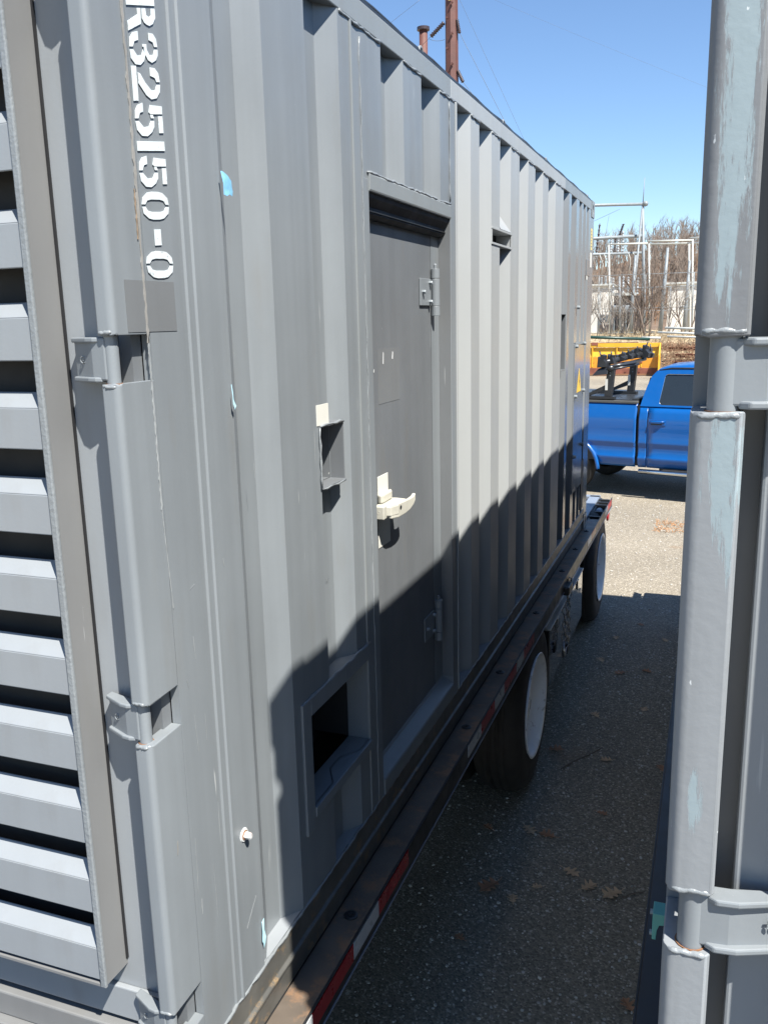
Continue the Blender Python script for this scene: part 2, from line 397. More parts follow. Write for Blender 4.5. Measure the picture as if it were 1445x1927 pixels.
def corner_post(root, width, mats, r):
    """rounded hinge post at the door corner, in sections between the hinge gaps, plus hinges"""
    segs = []; top = 0.74
    for a, b in GAPS: segs.append((b, top)); top = a
    segs.append((-1.615, top))
    arc = [(-r + r*math.sin(a), r - r*math.cos(a)) for a in [math.radians(t) for t in range(0, 91, 15)]]   # (x, y) from front face to side
    poly = [(-width, 0.045), (-width, 0.006), (-width+0.004, 0.0)] + arc + [(0.0, 0.105), (-0.03, 0.105), (-0.03, 0.045)]
    for i, (z0, z1) in enumerate(segs):
        rr = random.Random(int(width*1e4)+i); n = len(poly)
        m = MB(); m.prism(poly, 'z', z0, z1)
        for k in range(len(m.v)):                            # torch-cut, uneven ends
            x, y, z = m.v[k]; m.v[k] = (x, y, z + rr.uniform(-.0025, .0025))
        o = m.build('corner_post_section', mats[i % len(mats)], root, smooth='auto', bevel=0.002)
        # weld lip at both ends of each section
        for zz in (z0, z1):
            if -1.5 < zz < 0.7:
                w = MB(); sg = 1 if zz == z0 else -1; xa, xb = -width+0.004, -r*0.5; nn = 9
                pts = [(xa+(xb-xa)*k/nn, 0.0022+rr.uniform(-.0006, .0006), zz+sg*(0.0042+rr.uniform(-.0012, .0012))) for k in range(nn+1)]
                w.tube(pts, [0.0042*rr.uniform(.8, 1.15)*(0.5 if k in (0, nn) else 1) for k in range(nn+1)], 8); w.build('weld_bead', 'weld', o, smooth=True)
    # dark inner web behind the hinge gaps
    m = MB(); m.prism([(-width+0.004, 0.060), (-0.032, 0.060), (-0.032, 0.100), (-width+0.004, 0.100)] if width > 0.05 else [(-width-0.01, 0.075), (-0.022, 0.075), (-0.022, 0.104), (-width-0.01, 0.104)], 'z', -1.6, 0.74)
    m.build('post_web', 'paint_door', root)
    m = MB(); m.box(-width-0.040, -width+0.003, 0.098, 0.103, -1.6, 0.74); m.build('door_rebate', 'paint_warm', root)
    for i, (z0, z1) in enumerate(GAPS):
        zc = (z0+z1)/2; cx, cy = (-0.023, 0.020) if width < 0.05 else (-0.034, 0.022); br = 0.0125 if width < 0.05 else 0.017
        h = MB(); h.lathe([(0.0, z0-0.004), (br, z0-0.004), (br, z1+0.004), (0.0, z1+0.004)], (cx, cy, 0), 'z', 24)
        hinge = h.build('hinge', 'paint', root, smooth='auto')
        x1 = cx-0.004; xk = -width-0.020; x2 = -width-(0.078 if width < 0.05 else 0.085)
        s = MB()
        zb0, zb1 = z0+0.006, z1-0.004
        # strap: leaves the barrel, kinks back and lies on the door edge
        s.prism([(x1, cy-0.014), (xk, cy-0.010), (x2, 0.036), (x2, 0.050), (xk, 0.012+cy), (x1, cy+0.012)], 'z', zb0, zb1)
        s.build('hinge_strap', 'paint', hinge, bevel=0.003)
        for zz in (z0+0.003, z1-0.012):                      # flanges along the strap's edges
            t = MB(); pr = 0.020 if width > 0.05 else 0.016; t.prism([(x1-0.012, cy-0.012), (x1-0.024, cy-pr), (xk-0.010, cy-pr+0.003), (x2-0.002, 0.040-pr*0.6), (x2-0.002, 0.050), (xk, 0.012+cy), (x1-0.012, cy+0.010)], 'z', zz, zz+0.009)
            t.build('strap_flange', 'paint', hinge, bevel=0.0025)
        xm = (xk+x2)/2; ym = (cy-0.010+0.036)/2              # raised casting marks
        tm = MB()
        if width < 0.05:
            tm.tube([(xm+0.006*math.cos(a), ym-0.0012, zc+0.006*math.sin(a)) for a in [2*math.pi*k/14 for k in range(15)]], 0.0011, 5)
            tm.tube([(xm+0.003, ym-0.0012, zc+0.003), (xm-0.001, ym-0.0012, zc+0.001), (xm+0.001, ym-0.0012, zc-0.001), (xm-0.003, ym-0.0012, zc-0.003)], 0.0009, 5)
        else:
            xm -= 0.018; ym += 0.006
            tm.tube([(xm-0.005, ym-0.004, zc+0.008), (xm+0.006, ym-0.008, zc+0.008)], 0.0014, 5)
            for dx in (-0.0035, 0.0035):
                tm.tube([(xm+dx+0.0026*math.cos(a), ym-0.006-dx*0.3, zc+0.0005+0.003*math.sin(a)) for a in [2*math.pi*k/10 for k in range(11)]], 0.0011, 5)
        tm.build('casting_mark', 'paint', hinge, smooth=True)
        rb = MB(); rb.lathe([(br+0.0008, z0-0.001), (br+0.0025, z0-0.001), (br+0.0025, z0+0.0008), (br+0.0008, z0+0.0008)], (cx, cy, 0), 'z', 16)
        rb.build('rust_ring', 'rust', hinge)
    # post's wide side plate with its pressed groove and ridge
    m = MB(); prof = [(0.105, 0.0), (0.214, 0.0), (0.218, -0.004), (0.234, -0.004), (0.238, 0.0), (0.258, 0.0), (0.262, 0.0038), (0.268, 0.0038), (0.273, 0.0), (0.372, 0.0), (0.376, -0.005)]
    m.prism([(x, y) for y, x in prof] + [(-0.02, 0.376), (-0.02, 0.105)], 'z', -1.560, ZT-0.002)
    m.build('post_side_plate', 'paint', root)

def louver_door(root, width, xs, sag, nslat):
    """door leaf with a protruding louvre box; xs = x of the box side"""
    yd = 0.060; xe = -width-0.024; xw = -1.20
    m = MB(); m.box(xw, xe, yd, yd+0.05, -1.475, 0.745); door = m.build('louvre_door', 'louver', root, bevel=0.004)
    y0 = -0.012
    b = MB(); b.box(xs-0.004, xs, y0, yd+0.002, -1.345, 0.70); b.build('box_side', 'paint_warm', door)
    b = MB(); b.box(xs-0.013, xs+0.001, y0-0.004, y0+0.004, -1.350, 0.70); b.build('box_edge', 'weld', door, bevel=0.0025)
    b = MB(); b.box(xs+0.0005, xs+0.004, yd-0.006, yd-0.0005, -1.33, 0.70); b.build('gasket', 'gasket', door)
    b = MB(); b.box(xw, xs-0.004, yd-0.003, yd-0.001, -1.33, 0.70); b.build('louvre_recess', 'interior', door)  # black sheet paints the shade behind the slats
    b = MB(); b.box(xw, xs-0.013, y0, yd, -1.352, -1.346); b.build('box_floor', 'paint_warm', door)
    xr = xs-0.0135
    sl = MB()
    sl.hexa([(xw, y0, 0), (xr, y0, 0), (xr, y0+0.004, 0), (xw, y0+0.004, 0), (xw, y0, 0.076), (xr, y0, 0.076), (xr, y0+0.004, 0.0745), (xw, y0+0.004, 0.0745)])
    sl.hexa([(xw, y0+0.004, 0.0742), (xr, y0+0.004, 0.0742), (xr-0.012, y0+0.034, 0.100), (xw, y0+0.034, 0.100), (xw, y0, 0.0762), (xr, y0, 0.0762), (xr-0.012, y0+0.031, 0.1035), (xw, y0+0.031, 0.1035)])
    first = None
    for k in range(nslat):
        z = -1.336 + 0.160*k
        if first is None:
            first = sl.build('louvre_slat', 'louver', door, bevel=0.002)
            base = Vector(first.location); first.location = base + Vector((0, 0, z))
        else: dup(first, door, base + Vector((0, 0, z)))
    # bottom frame of the door and the sill under it
    b = MB(); b.box(xw, xe+0.004, 0.030, 0.24, -1.555, -1.492); b.box(xw, xe+0.004, 0.008, 0.24, -1.733, -1.556); b.build('end_sill', 'paint_warm', root, bevel=0.004)
    b = MB(); b.box(xw, xe, 0.046, 0.0598, -1.478, -1.40); b.build('bottom_frame', 'louver', door, bevel=0.003)
    # other door leaf, flat
    b = MB(); b.box(-2.36, xw-0.012, yd, yd+0.05, -1.475, 0.745); b.build('door_leaf', 'paint', root, bevel=0.004)

def container_shell(root, mirrored):
    W = 2.438; L = 6.058
    # top rails
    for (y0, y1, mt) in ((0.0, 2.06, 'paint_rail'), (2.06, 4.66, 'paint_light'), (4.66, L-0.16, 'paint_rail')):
        m = MB(); m.box(-0.06, 0.001, y0 if y0 else 0.16, y1, ZT, 0.858); m.build('top_rail', mt, root, bevel=0.003)
    m = MB(); m.box(-0.07, -0.002, 0.16, L-0.16, 0.8585, 0.868); m.build('roof_edge', 'black', root)
    m = MB(); m.box(-W+0.05, -0.07, 0.05, L-0.05, 0.845, 0.862); m.build('roof', 'paint_door', root)
    # bottom rail: web, proud lip and lower flange
    m = MB(); m.prism([(-0.06, -1.735), (-0.012, -1.735), (-0.012, -1.652), (0.006, -1.648), (0.006, -1.640), (-0.0035, -1.636), (-0.0035, -1.561), (-0.06, -1.561)], 'y', 0.165, L-0.165)
    m.build('bottom_rail', 'railface', root, bevel=0.002)
    m = MB(); m.box(-W+0.01, -0.065, 0.25, L-0.01, -1.733, -1.60); m.build('floor', 'interior', root)
    for yy0, yy1 in ((0.002, 0.160), (L-0.160, L)):
        casting(root, yy0, yy1, 0.745, 0.866); casting(root, yy0, yy1, -1.735, -1.617)
    # far corner post, end wall and the other long side
    m = MB(); m.box(-0.13, 0.0, 5.885, L-0.002, -1.617, 0.745); m.build('corner_post', 'paint_gloss', root, bevel=0.006)
    m = MB(); m.box(-W+0.13, -0.13, L-0.05, L-0.01, -1.61, 0.85); m.build('end_wall', 'paint_gloss', root)
    m = MB(); m.box(-W, -W+0.03, 0.0, L, -1.735, 0.86); m.build('far_side_wall', 'paint', root)
    m = MB(); m.box(-W+0.03, 0.0-0.001, 0.04, 0.10, 0.752, 0.857); m.build('end_header', 'paint', root, bevel=0.003)

# ---- left container
LOC = (-1.2, 3.0, H-1.735)
left = thing('shipping_container', LOC, 'long grey corrugated generator container with stencilled number, side door and louvred end', 'container')
frame(MEAS)
container_shell(left, False)
corner_post(left, 0.038, ['paint'], 0.013)
louver_door(left, 0.038, -0.153, 0, 13)
POCK = (0.812, 0.965, -0.432, -0.272); VENT = (0.682, 1.100, -1.300, -1.030); DOOR = (1.212, 2.040, -1.530, 0.368)
POCK2 = (4.602, 4.760, -0.352, 0.011); BRK = (2.700, 3.085, 0.332, 0.388); DPAN = None
wall_panel(left, 0.374, 1.165, REC, ZB, ZT, 'paint', [POCK, VENT])
wall_panel(left, 1.165, 2.128, REC_DOOR, 0.400, ZT, 'paint')
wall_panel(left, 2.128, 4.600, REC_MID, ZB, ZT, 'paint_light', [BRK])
wall_panel(left, 4.600, 5.890, REC_FAR, ZB, ZT, 'paint_gloss', [POCK2])
# flat strip left of the door, lap joint and weld, post right of the door
m = MB(); m.box(-0.05, 0.001, 1.166, 1.212, ZB, 0.400); m.build('door_jamb', 'paint', left, bevel=0.002)
m = MB(); m.box(-0.006, 0.0035, 1.098, 1.108, ZB, ZT-0.004); m.build('lap_joint', 'paint_rail', left, bevel=0.002)
weld(left, ZB+0.01, ZT-0.03, 0.0005, 1.166, 3, 0.0022, vertical=True)
m = MB(); m.box(-0.060, 0.002, 2.041, 2.112, ZB, ZT-0.003); m.build('door_jamb', 'paint', left, bevel=0.004)
m = MB(); m.box(-0.02, 0.006, 2.113, 2.127, ZB, ZT-0.003); m.build('jamb_edge', 'paint_light', left, bevel=0.003)
m = MB(); m.box(-0.0455, 0.0005, 2.0385, 2.0405, -1.47, 0.366); m.build('jamb_reveal', 'patch', left)  # thin darker grey plate laid over this face of the jamb
weld(left, 0.43, ZT-0.02, 0.0012, 2.040, 5, 0.0024, vertical=True)
for y0, y1, s in ((1.03, 1.33, 1), (1.535, 1.712, 2), (1.925, 2.10, 4), (2.345, 2.477, 6), (2.695, 2.85, 7), (3.08, 3.267, 8), (3.49, 3.67, 9), (3.90, 4.064, 10), (4.312, 4.59, 11), (0.6, 0.81, 12)):
    weld(left, y0, y1, 0.0005, ZT-0.004, s)
weld(left, 0.02, 2.1, -0.001, -1.560, 21, 0.0042); weld(left, 2.12, 5.88, -0.001, -1.560, 22, 0.004)
m = MB(); m.box(-0.052, -0.0045, 0.36, 5.88, -1.5608, -1.5565); m.build('rail_ledge', 'louver', left)
# grey smear where sealant ran down the post joint
def strip(name, mat, pts, wid, root=left, x=0.0012, seed=1):
    rr = random.Random(seed); vs = []; n = len(pts)
    for y, z in pts: 
        w = wid*rr.uniform(0.45, 1.35); vs += [(x, y-w/2, z), (x, y+w/2, z)]
    m = MB(); m.add(vs, [(2*i, 2*i+1, 2*i+3, 2*i+2) for i in range(n-1)]); return m.build(name, mat, root, closed=False, solid=0.0012)
def zig(y, z0, z1, n, amp, seed):
    rr = random.Random(seed); return [(y+rr.uniform(-amp, amp), z0+(z1-z0)*i/n) for i in range(n+1)]
strip('sealant_strip', 'caulk', zig(0.0955, 0.62, -0.03, 60, 0.0014, 4), 0.0060, seed=5)
strip('sealant_strip', 'smear', zig(0.0955, -0.02, -0.34, 44, 0.0011, 6), 0.0036, seed=7)
strip('sealant_strip', 'smear', [(0.0955+0.012*i/18, -0.34-0.20*i/18) for i in range(19)], 0.0014, seed=9)
strip('rust_streak', 'stain', zig(0.0890, 0.235, 0.150, 12, 0.0008, 8), 0.0022, x=0.0016, seed=3)
# darker rectangles where stickers were peeled away
m = MB(); m.box(0.0004, 0.0010, 0.040, 0.190, -0.010, 0.080); m.build('sticker_ghost', 'patch', left)

def scratch(pts, w, mat='bolt', x=0.0009):
    m = MB(); vs = []
    for k, (y, z) in enumerate(pts): t = 0.55*w*(0.35+0.65*math.sin(math.pi*(k+.5)/len(pts))); vs += [(x, y-t/2, z), (x, y+t/2, z+t*0.2)]
    m.add(vs, [(2*i, 2*i+1, 2*i+3, 2*i+2) for i in range(len(pts)-1)]); m.build('paint_scratch', mat, left, closed=False, solid=0.0004)
for y, z, dy, dz, w in ((.168, -.62, .002, -.05, .0022), (.135, -.70, .004, -.02, .0015), (.150, -.78, .006, -.09, .0018), (.190, -.80, .0, -.06, .0012), (.120, -1.05, -.003, -.13, .0016), (.128, -1.20, -.002, -.035, .005), (.180, -1.15, .002, -.14, .0012), (.215, -1.02, .0, -.10, .0012), (.300, -1.40, .05, .055, .0016), (.170, -.52, .016, .006, .0012), (.060, -1.02, -.003, -.03, .006), (.300, -.49, .002, -.018, .0022), (.455, -.30, .003, -.05, .0012)):
    rs_ = random.Random(int(y*1e4)); scratch([(y+dy*k/6+rs_.uniform(-.0006, .0006), z+dz*k/6) for k in range(7)], w, 'caulk' if w > .0055 else 'smear')
rs_ = random.Random(5)
scratch([(.862, -.735), (.868, -.722), (.880, -.712), (.872, -.740), (.866, -.758), (.858, -.775), (.848, -.790), (.846, -.815), (.842, -.83)], .0022, 'smear', -0.036)
for q in range(5): scratch([(.872+.008*q, -.708-.002*q+rs_.uniform(-.004, .004)), (.880+.008*q, -.716), (.888+.008*q, -.722+rs_.uniform(-.004, .004))], .0018, 'patch', -0.036)

# stencilled number reading downwards, letter tops towards +Y
def glyph(ch, y0, y1, za, zb, shear):
    """za = top (start) z, zb = lower z; u runs along the text (down), v up the letter (+Y)"""
    D = {
     'R': [[(0,0),(.26,0),(.26,1),(0,1)], [(.34,.52),(.64,.52),(.76,.58),(.82,.66),(.86,.76),(.80,.90),(.62,1),(.34,1),(.34,.86),(.54,.85),(.60,.76),(.54,.67),(.34,.66)], [(.34,.36),(.52,.36),(.72,0),(1,0),(.80,.46),(.34,.48)]],
     '3': [[(.04,.70),(.26,.70),(.32,.84),(.46,.88),(.46,1),(.22,.97),(.06,.86)], [(.54,1),(.54,.88),(.70,.82),(.70,.68),(.54,.60),(.38,.60),(.38,.46),(.46,.46),(.46,.50),(.66,.52),(.86,.62),(.94,.76),(.86,.92),(.72,.99)], [(.54,.46),(.70,.40),(.72,.24),(.54,.12),(.54,0),(.80,.02),(.98,.16),(1,.34),(.88,.48),(.70,.54)], [(.46,.12),(.30,.18),(.26,.32),(0,.32),(.04,.14),(.20,.02),(.46,0)]],
     '2': [[(.03,.66),(.28,.66),(.34,.82),(.46,.87),(.46,1),(.20,.96),(.05,.84)], [(.54,1),(.54,.87),(.70,.80),(.70,.66),(.48,.46),(.22,.30),(.18,.22),(.50,.22),(.84,.46),(.97,.64),(.94,.84),(.76,.97)], [(0,0),(1,0),(1,.17),(0,.17)]],
     '5': [[(.06,.56),(.28,.50),(.34,.56),(.34,1),(.10,1)], [(.40,.84),(.92,.84),(.92,1),(.40,1)], [(.36,.54),(.46,.57),(.46,.68),(.36,.64)], [(.54,.68),(.54,.56),(.70,.47),(.72,.28),(.54,.12),(.54,0),(.80,.04),(.98,.20),(1,.40),(.88,.58),(.72,.67)], [(.46,0),(.46,.12),(.30,.18),(.26,.30),(0,.30),(.06,.12),(.22,.02)]],
     '1': [[(.30,0),(.85,0),(.85,1),(.30,1)]],
     '0': [[(.46,0),(.46,.12),(.32,.20),(.28,.34),(.28,.66),(.32,.80),(.46,.88),(.46,1),(.22,.96),(.04,.78),(0,.62),(0,.38),(.04,.22),(.22,.04)]],
     '-': [[(0,0),(1,0),(1,1),(0,1)]],
    }
    polys = list(D[ch])
    if ch == '0': polys.append([(1-u, v) for u, v in polys[0]][::-1])
    m = MB()
    for p in polys:
        vs = []
        for u, v in p:
            y = y0+(y1-y0)*v; z = za+(zb-za)*u + shear*(v-0.5); vs.append((0.0015, y, z))
        m.add(vs, [tuple(range(len(vs)))])
    o = m.build('stencil_character', 'white', left, closed=False, solid=0.0008)
    bm = bmesh.new(); bm.from_mesh(o.data); bmesh.ops.triangulate(bm, faces=bm.faces); bm.to_mesh(o.data); bm.free()
TX = [('R', .557, .503, .022), ('3', .502, .448, .020), ('2', .446, .390, .018), ('5', .386, .331, .016), ('1', .331, .302, .013), ('5', .298, .245, .012), ('0', .237, .189, .008), ('-', .172, .144, .002), ('0', .134, .086, .004)]
for ch, za, zb, sh in TX:
    if ch == '-': glyph(ch, 0.139, 0.159, za, zb, 0.002)
    else: glyph(ch, 0.108, 0.191, za, zb, sh)

# ragged scraps of blue masking tape
def tape(pts, mat, x, curl):
    rr = random.Random(len(pts)); q = []
    for (a, b), (c, d) in zip(pts, pts[1:]+pts[:1]): q += [(a+rr.uniform(-.002, .002), b+rr.uniform(-.003, .003)), ((a+c)/2+rr.uniform(-.003, .003), (b+d)/2+rr.uniform(-.003, .003))]
    pts = q; m = MB(); m.add([(x+curl*i/len(pts), y, z) for i, (y, z) in enumerate(pts)], [tuple(range(len(pts)))]); return m.build('tape_scrap', mat, left, closed=False, solid=0.0006)
tape([(.382, .302), (.392, .306), (.408, .298), (.420, .288), (.424, .270), (.419, .262), (.398, .257), (.384, .258)], 'tape', 0.004, 0.004)
tape([(.372, -.128), (.377, -.126), (.380, -.160), (.388, -.172), (.383, -.180), (.375, -.170)], 'tape_pale', 0.003, 0.001)
tape([(.365, -1.432), (.374, -1.428), (.377, -1.480), (.366, -1.500), (.361, -1.478)], 'tape_pale', 0.003, 0.003)
# white bolt with rusty washer near the bottom
m = MB(); m.lathe([(0, .003), (.015, .003), (.017, .0), (.017, -.002)], (0.0, 0.313, -1.160), 'x', 18); wsh = m.build('washer', 'bolt', left)
m = MB(); m.lathe([(0, .0045), (.0115, .0045), (.0115, .002)], (0, 0.313, -1.160), 'x', 16); m.build('rust_ring', 'rust', wsh)
m = MB(); m.lathe([(0, .020), (.0065, .020), (.0085, .017), (.0085, .004)], (0, 0.313, -1.160), 'x', 6); m.build('bolt_head', 'bolt', wsh)

# open pocket with a pink-topped switch, sticker above it
a, b, c, d = POCK
m = MB()
m.box(-0.10, 0.004, a-0.004, a, c-0.004, d+0.004); m.box(-0.10, 0.002, b, b+0.004, c-0.004, d+0.004)
m.box(-0.10, 0.006, a, b, d, d+0.004); m.box(-0.10, 0.006, a, b, c-0.004, c); m.box(-0.104, -0.10, a-0.004, b+0.004, c-0.004, d+0.004)
pk = m.build('switch_pocket', 'paint_door', left, bevel=0.001)
m = MB(); m.lathe([(0, .012), (.010, .008), (.012, 0), (.012, -.02)], (-0.035, a+0.012, -0.345), 'y', 14); m.build('push_knob', 'pink', pk, smooth=True)
for zz in (d+0.004, c-0.004): weld(left, a, b, 0.004, zz, int(zz*1000), 0.003)
weld(left, c, d, 0.004, a-0.004, 77, 0.003, vertical=True)
m = MB(); m.box(-0.001, 0.0015, .799, .872, -.266, -.212)
m.build('sticker', 'sticker', left)

# vent opening low on the wall
a, b, c, d = VENT
m = MB()
m.box(-0.074, 0.006, a-0.050, a, c-0.062, d+0.050); m.box(-0.074, 0.004, b, b+0.024, c-0.020, d+0.050)
m.box(-0.074, 0.006, a, b, d, d+0.050); m.box(-0.074, 0.010, a, b, c-0.030, c)
m.build('vent_frame', 'paint', left, bevel=0.002)
m = MB(); m.box(-0.20, -0.19, a-0.03, b+0.03, c-0.03, d+0.03); m.box(-0.19, -0.075, b+0.002, b+0.008, c, d); m.box(-0.19, -0.075, a-0.008, a-0.002, c, d); m.build('vent_cavity', 'interior', left)
weld(left, a-0.03, b+0.02, 0.002, d+0.051, 31, 0.003)

# personnel door
ya, yb, zc, zd = DOOR
m = MB(); m.box(-0.054, -0.047, ya+0.004, 1.940, -1.470, 0.345); door = m.build('personnel_door', 'paint_door', left, bevel=0.0015)
m = MB(); m.box(-0.055, -0.046, 1.943, yb, -1.470, 0.345); m.build('door_frame', 'paint', left)
m = MB(); m.box(-0.056, -0.0475, 1.9395, 1.9432, -1.47, 0.345); m.build('door_gasket', 'gasket', door)
m = MB(); m.box(-0.10, -0.057, ya, yb, -1.53, 0.40); m.build('door_backing', 'interior', left)
m = MB(); m.prism([(-0.056, 0.366), (0.004, 0.366), (0.006, 0.372), (0.006, 0.412), (0.003, 0.417), (-0.056, 0.417)], 'y', ya-0.003, yb-0.001)
hood = m.build('door_hood', 'paint_rail', left, bevel=0.002)
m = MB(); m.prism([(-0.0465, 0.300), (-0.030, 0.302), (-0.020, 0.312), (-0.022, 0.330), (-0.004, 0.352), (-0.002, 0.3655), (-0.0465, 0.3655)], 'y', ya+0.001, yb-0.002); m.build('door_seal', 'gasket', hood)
m = MB(); m.box(-0.021, -0.017, ya+0.001, yb-0.002, 0.317, 0.320); m.build('seal_lip', 'black', hood)
weld(left, ya-0.01, yb, 0.002, 0.419, 41, 0.004)
m = MB(); m.prism([(-0.056, -1.470), (-0.046, -1.470), (-0.040, -1.478), (0.002, -1.500), (0.006, -1.505), (0.006, -1.558), (-0.056, -1.558)], 'y', ya, yb)
m.build('door_sill', 'paint_rail', left, bevel=0.002)
m = MB(); m.box(-0.0468, -0.0462, 1.372, 1.575, -0.265, -0.090); m.build('sticker_ghost', 'patch', door)
for y, z, w, h in ((1.42, -0.118, .010, .038), (1.508, -0.113, .012, .024), (1.335, -0.155, .006, .010)):
    m = MB(); m.add([(-0.0456, y-w/2, z-h/2), (-0.0456, y+w*0.2, z-h*0.55), (-0.0456, y+w/2, z+h*0.4), (-0.0456, y, z+h/2)], [(0,1,2,3)]); m.build('glue_residue', 'bolt', door, closed=False, solid=0.0004)
for zz in (0.098, -1.190):
    hg = MB(); hg.box(-0.046, -0.040, 1.800, 1.925, zz-0.048, zz+0.048); hp = hg.build('door_hinge', 'paint', door, bevel=0.0015)
    hb = MB()
    for q0, q1 in ((-0.085, -0.051), (-0.049, 0.049), (0.051, 0.085)): hb.lathe([(0, q0), (.0165, q0), (.0165, q1), (0, q1)], (-0.030, 1.945, zz), 'z', 14)
    hb.lathe([(0, .085), (.006, .085), (.006, .100), (0, .106)], (-0.030, 1.945, zz), 'z', 10); hb.build('hinge_barrel', 'paint', door, bevel=0.001)
    for q, w in ((1.825, 0.0), (1.905, 0.034), (1.905, -0.034), (1.99, 0.0)):
        bb = MB(); bb.lathe([(0, .012), (.006, .012), (.008, .009), (.008, 0)], (-0.040 if q < 1.95 else -0.046, q, zz+w), 'x', 6); bb.build('hinge_bolt', 'galv', door)
# cream lever latch with its pads
m = MB(); m.box(-0.0465, -0.0445, 1.342, 1.437, -0.585, -0.498); m.build('latch_pad', 'sticker', door, bevel=0.001)
m = MB(); m.box(-0.0465, -0.0445, 1.338, 1.448, -0.738, -0.640); m.build('latch_pad', 'sticker', door, bevel=0.001)
m = MB(); m.prism([(-.046, 1.325), (-.012, 1.302), (.012, 1.310), (.024, 1.345), (.026, 1.420), (.016, 1.445), (-.020, 1.455), (-.046, 1.450)], 'z', -0.620, -0.586)
lat = m.build('latch', 'cream', door, bevel=0.004)
m = MB(); m.prism([(-.046, 1.338), (-.030, 1.330), (-.026, 1.352), (-.027, 1.425), (-.036, 1.448), (-.046, 1.452)], 'z', -0.585, -0.556); m.build('latch_rim', 'cream', door, bevel=0.005)
m = MB()
pts = [(1.312, -0.628, -0.584, .004), (1.350, -0.630, -0.584, .016), (1.400, -0.628, -0.584, .021), (1.440, -0.622, -0.584, .024), (1.468, -0.610, -0.581, .027), (1.482, -0.596, -0.573, .029)]
vs = []
for y, za, zb, x in pts: x += .008; vs += [(x-.012, y, za), (x, y, za), (x, y, zb), (x-.012, y, zb)]
m.add(vs, [(0,1,2,3), tuple(range(20, 24))] + [(4*i+k, 4*i+(k+1) % 4, 4*i+4+(k+1) % 4, 4*i+4+k) for i in range(5) for k in range(4)])
m.build('latch_lever', 'cream', door, bevel=0.003)
m = MB(); m.box(-.034, .002, 1.268, 1.296, -0.623, -0.580); m.box(-.040, -.004, 1.297, 1.308, -0.618, -0.584); m.build('latch_hook', 'cream', door, bevel=0.003)
m = MB(); m.lathe([(0, .002), (.006, .002), (.006, 0)], (.0255, 1.362, -0.598), 'x', 12); m.build('key_slot', 'interior', door)
m = MB(); m.lathe([(0, .004), (.005, .003), (.005, 0)], (-.016, 1.267, -0.600), 'y', 8); m.build('rivet', 'bolt', door)

# small hooded vent bracket in the pale panel
a, b, c, d = BRK
m = MB(); m.box(-0.075, 0.004, a-0.008, b+0.008, d, d+0.010); m.box(-0.075, 0.004, a-0.008, b+0.008, c-0.010, c); m.box(-0.075, 0.003, a-0.006, a, c, d); m.box(-0.075, 0.003, b, b+0.006, c, d)
br = m.build('cable_entry_box', 'paint_light', left, bevel=0.0015)
m = MB(); m.box(-0.080, -0.076, a-0.02, b+0.02, c-0.02, d+0.02); m.build('box_back', 'interior', br)
m = MB(); m.hexa([(-0.043, 2.925, 0.400), (0.003, 2.853, 0.400), (0.003, 3.080, 0.400), (-0.043, 3.015, 0.400), (-0.0435, 2.930, 0.480), (-0.0425, 2.930, 0.480), (-0.0425, 3.010, 0.480), (-0.0435, 3.010, 0.480)]); m.build('rain_deflector', 'paint_light', left)
# tall recessed pocket in the glossy panel
a, b, c, d = POCK2
m = MB(); m.box(-0.12, 0.002, a-0.004, a, c-0.006, d+0.006); m.box(-0.12, 0.002, b, b+0.005, c-0.006, d+0.006); m.box(-0.12, 0.004, a, b, d, d+0.006); m.box(-0.12, 0.004, a, b, c-0.006, c); m.box(-0.125, -0.12, a, b, c, d)
m.build('recessed_pocket', 'paint_door', left, bevel=0.001)
# glossy access panel with hasps and warning triangle
m = MB(); m.box(-0.02, 0.008, 5.175, 5.640, -1.30, -0.20); ap = m.build('access_panel', 'paint_gloss', left, bevel=0.002)
for y, z in ((5.20, -.215), (5.60, -.205), (5.20, -.575), (5.60, -.560), (5.20, -1.02), (5.60, -.98), (5.24, .06)):
    m = MB(); m.lathe([(0, .022), (.010, .022), (.013, .014), (.013, 0)], (0.006, y, z), 'x', 10); m.build('panel_knob', 'galv', ap)
m = MB(); m.box(0.008, 0.012, 5.19, 5.63, -0.205, -0.190); m.build('hasp_bar', 'galv', ap)
m = MB(); m.add([(0.0095, 5.30, -0.555), (0.0095, 5.50, -0.555), (0.0095, 5.40, -0.380)], [(0,1,2)]); wt = m.build('warning_triangle', 'warn', ap, closed=False, solid=0.0008)
m = MB(); m.add([(0.0108, 5.405, -0.43), (0.0108, 5.385, -0.485), (0.0108, 5.400, -0.480), (0.0108, 5.392, -0.535), (0.0108, 5.418, -0.470), (0.0108, 5.402, -0.474)], [(0,1,2,3,4,5)]); m.build('lightning_mark', 'black', ap, closed=False, solid=0.0004)
m = MB(); m.box(-.02, .006, 5.66, 5.78, -1.52, -1.12); m.build('dark_port', 'interior', left)
m = MB(); m.box(-.03, .003, 5.700, 5.880, 0.300, 0.420); m.build('gusset_box', 'paint_gloss', left, bevel=.002)
m = MB(); m.box(0.0002, 0.001, 5.900, 5.985, 0.500, 0.660); yl = m.build('yellow_label', 'yellow_lbl', left)
for i in range(6):
    m = MB(); m.box(0.0011, 0.0014, 5.915, 5.915+0.055*(0.6+0.4*((i*7) % 3)/2), 0.640-0.022*i-0.007, 0.640-0.022*i); m.build('label_line', 'black', yl)
m = MB(); m.box(0.0002, 0.001, 5.890, 5.975, 0.370, 0.480); m.build('white_label', 'sticker', left)
m = MB(); m.box(0.0002, 0.001, 5.700, 5.760, 0.270, 0.330); m.build('white_label', 'sticker', left)
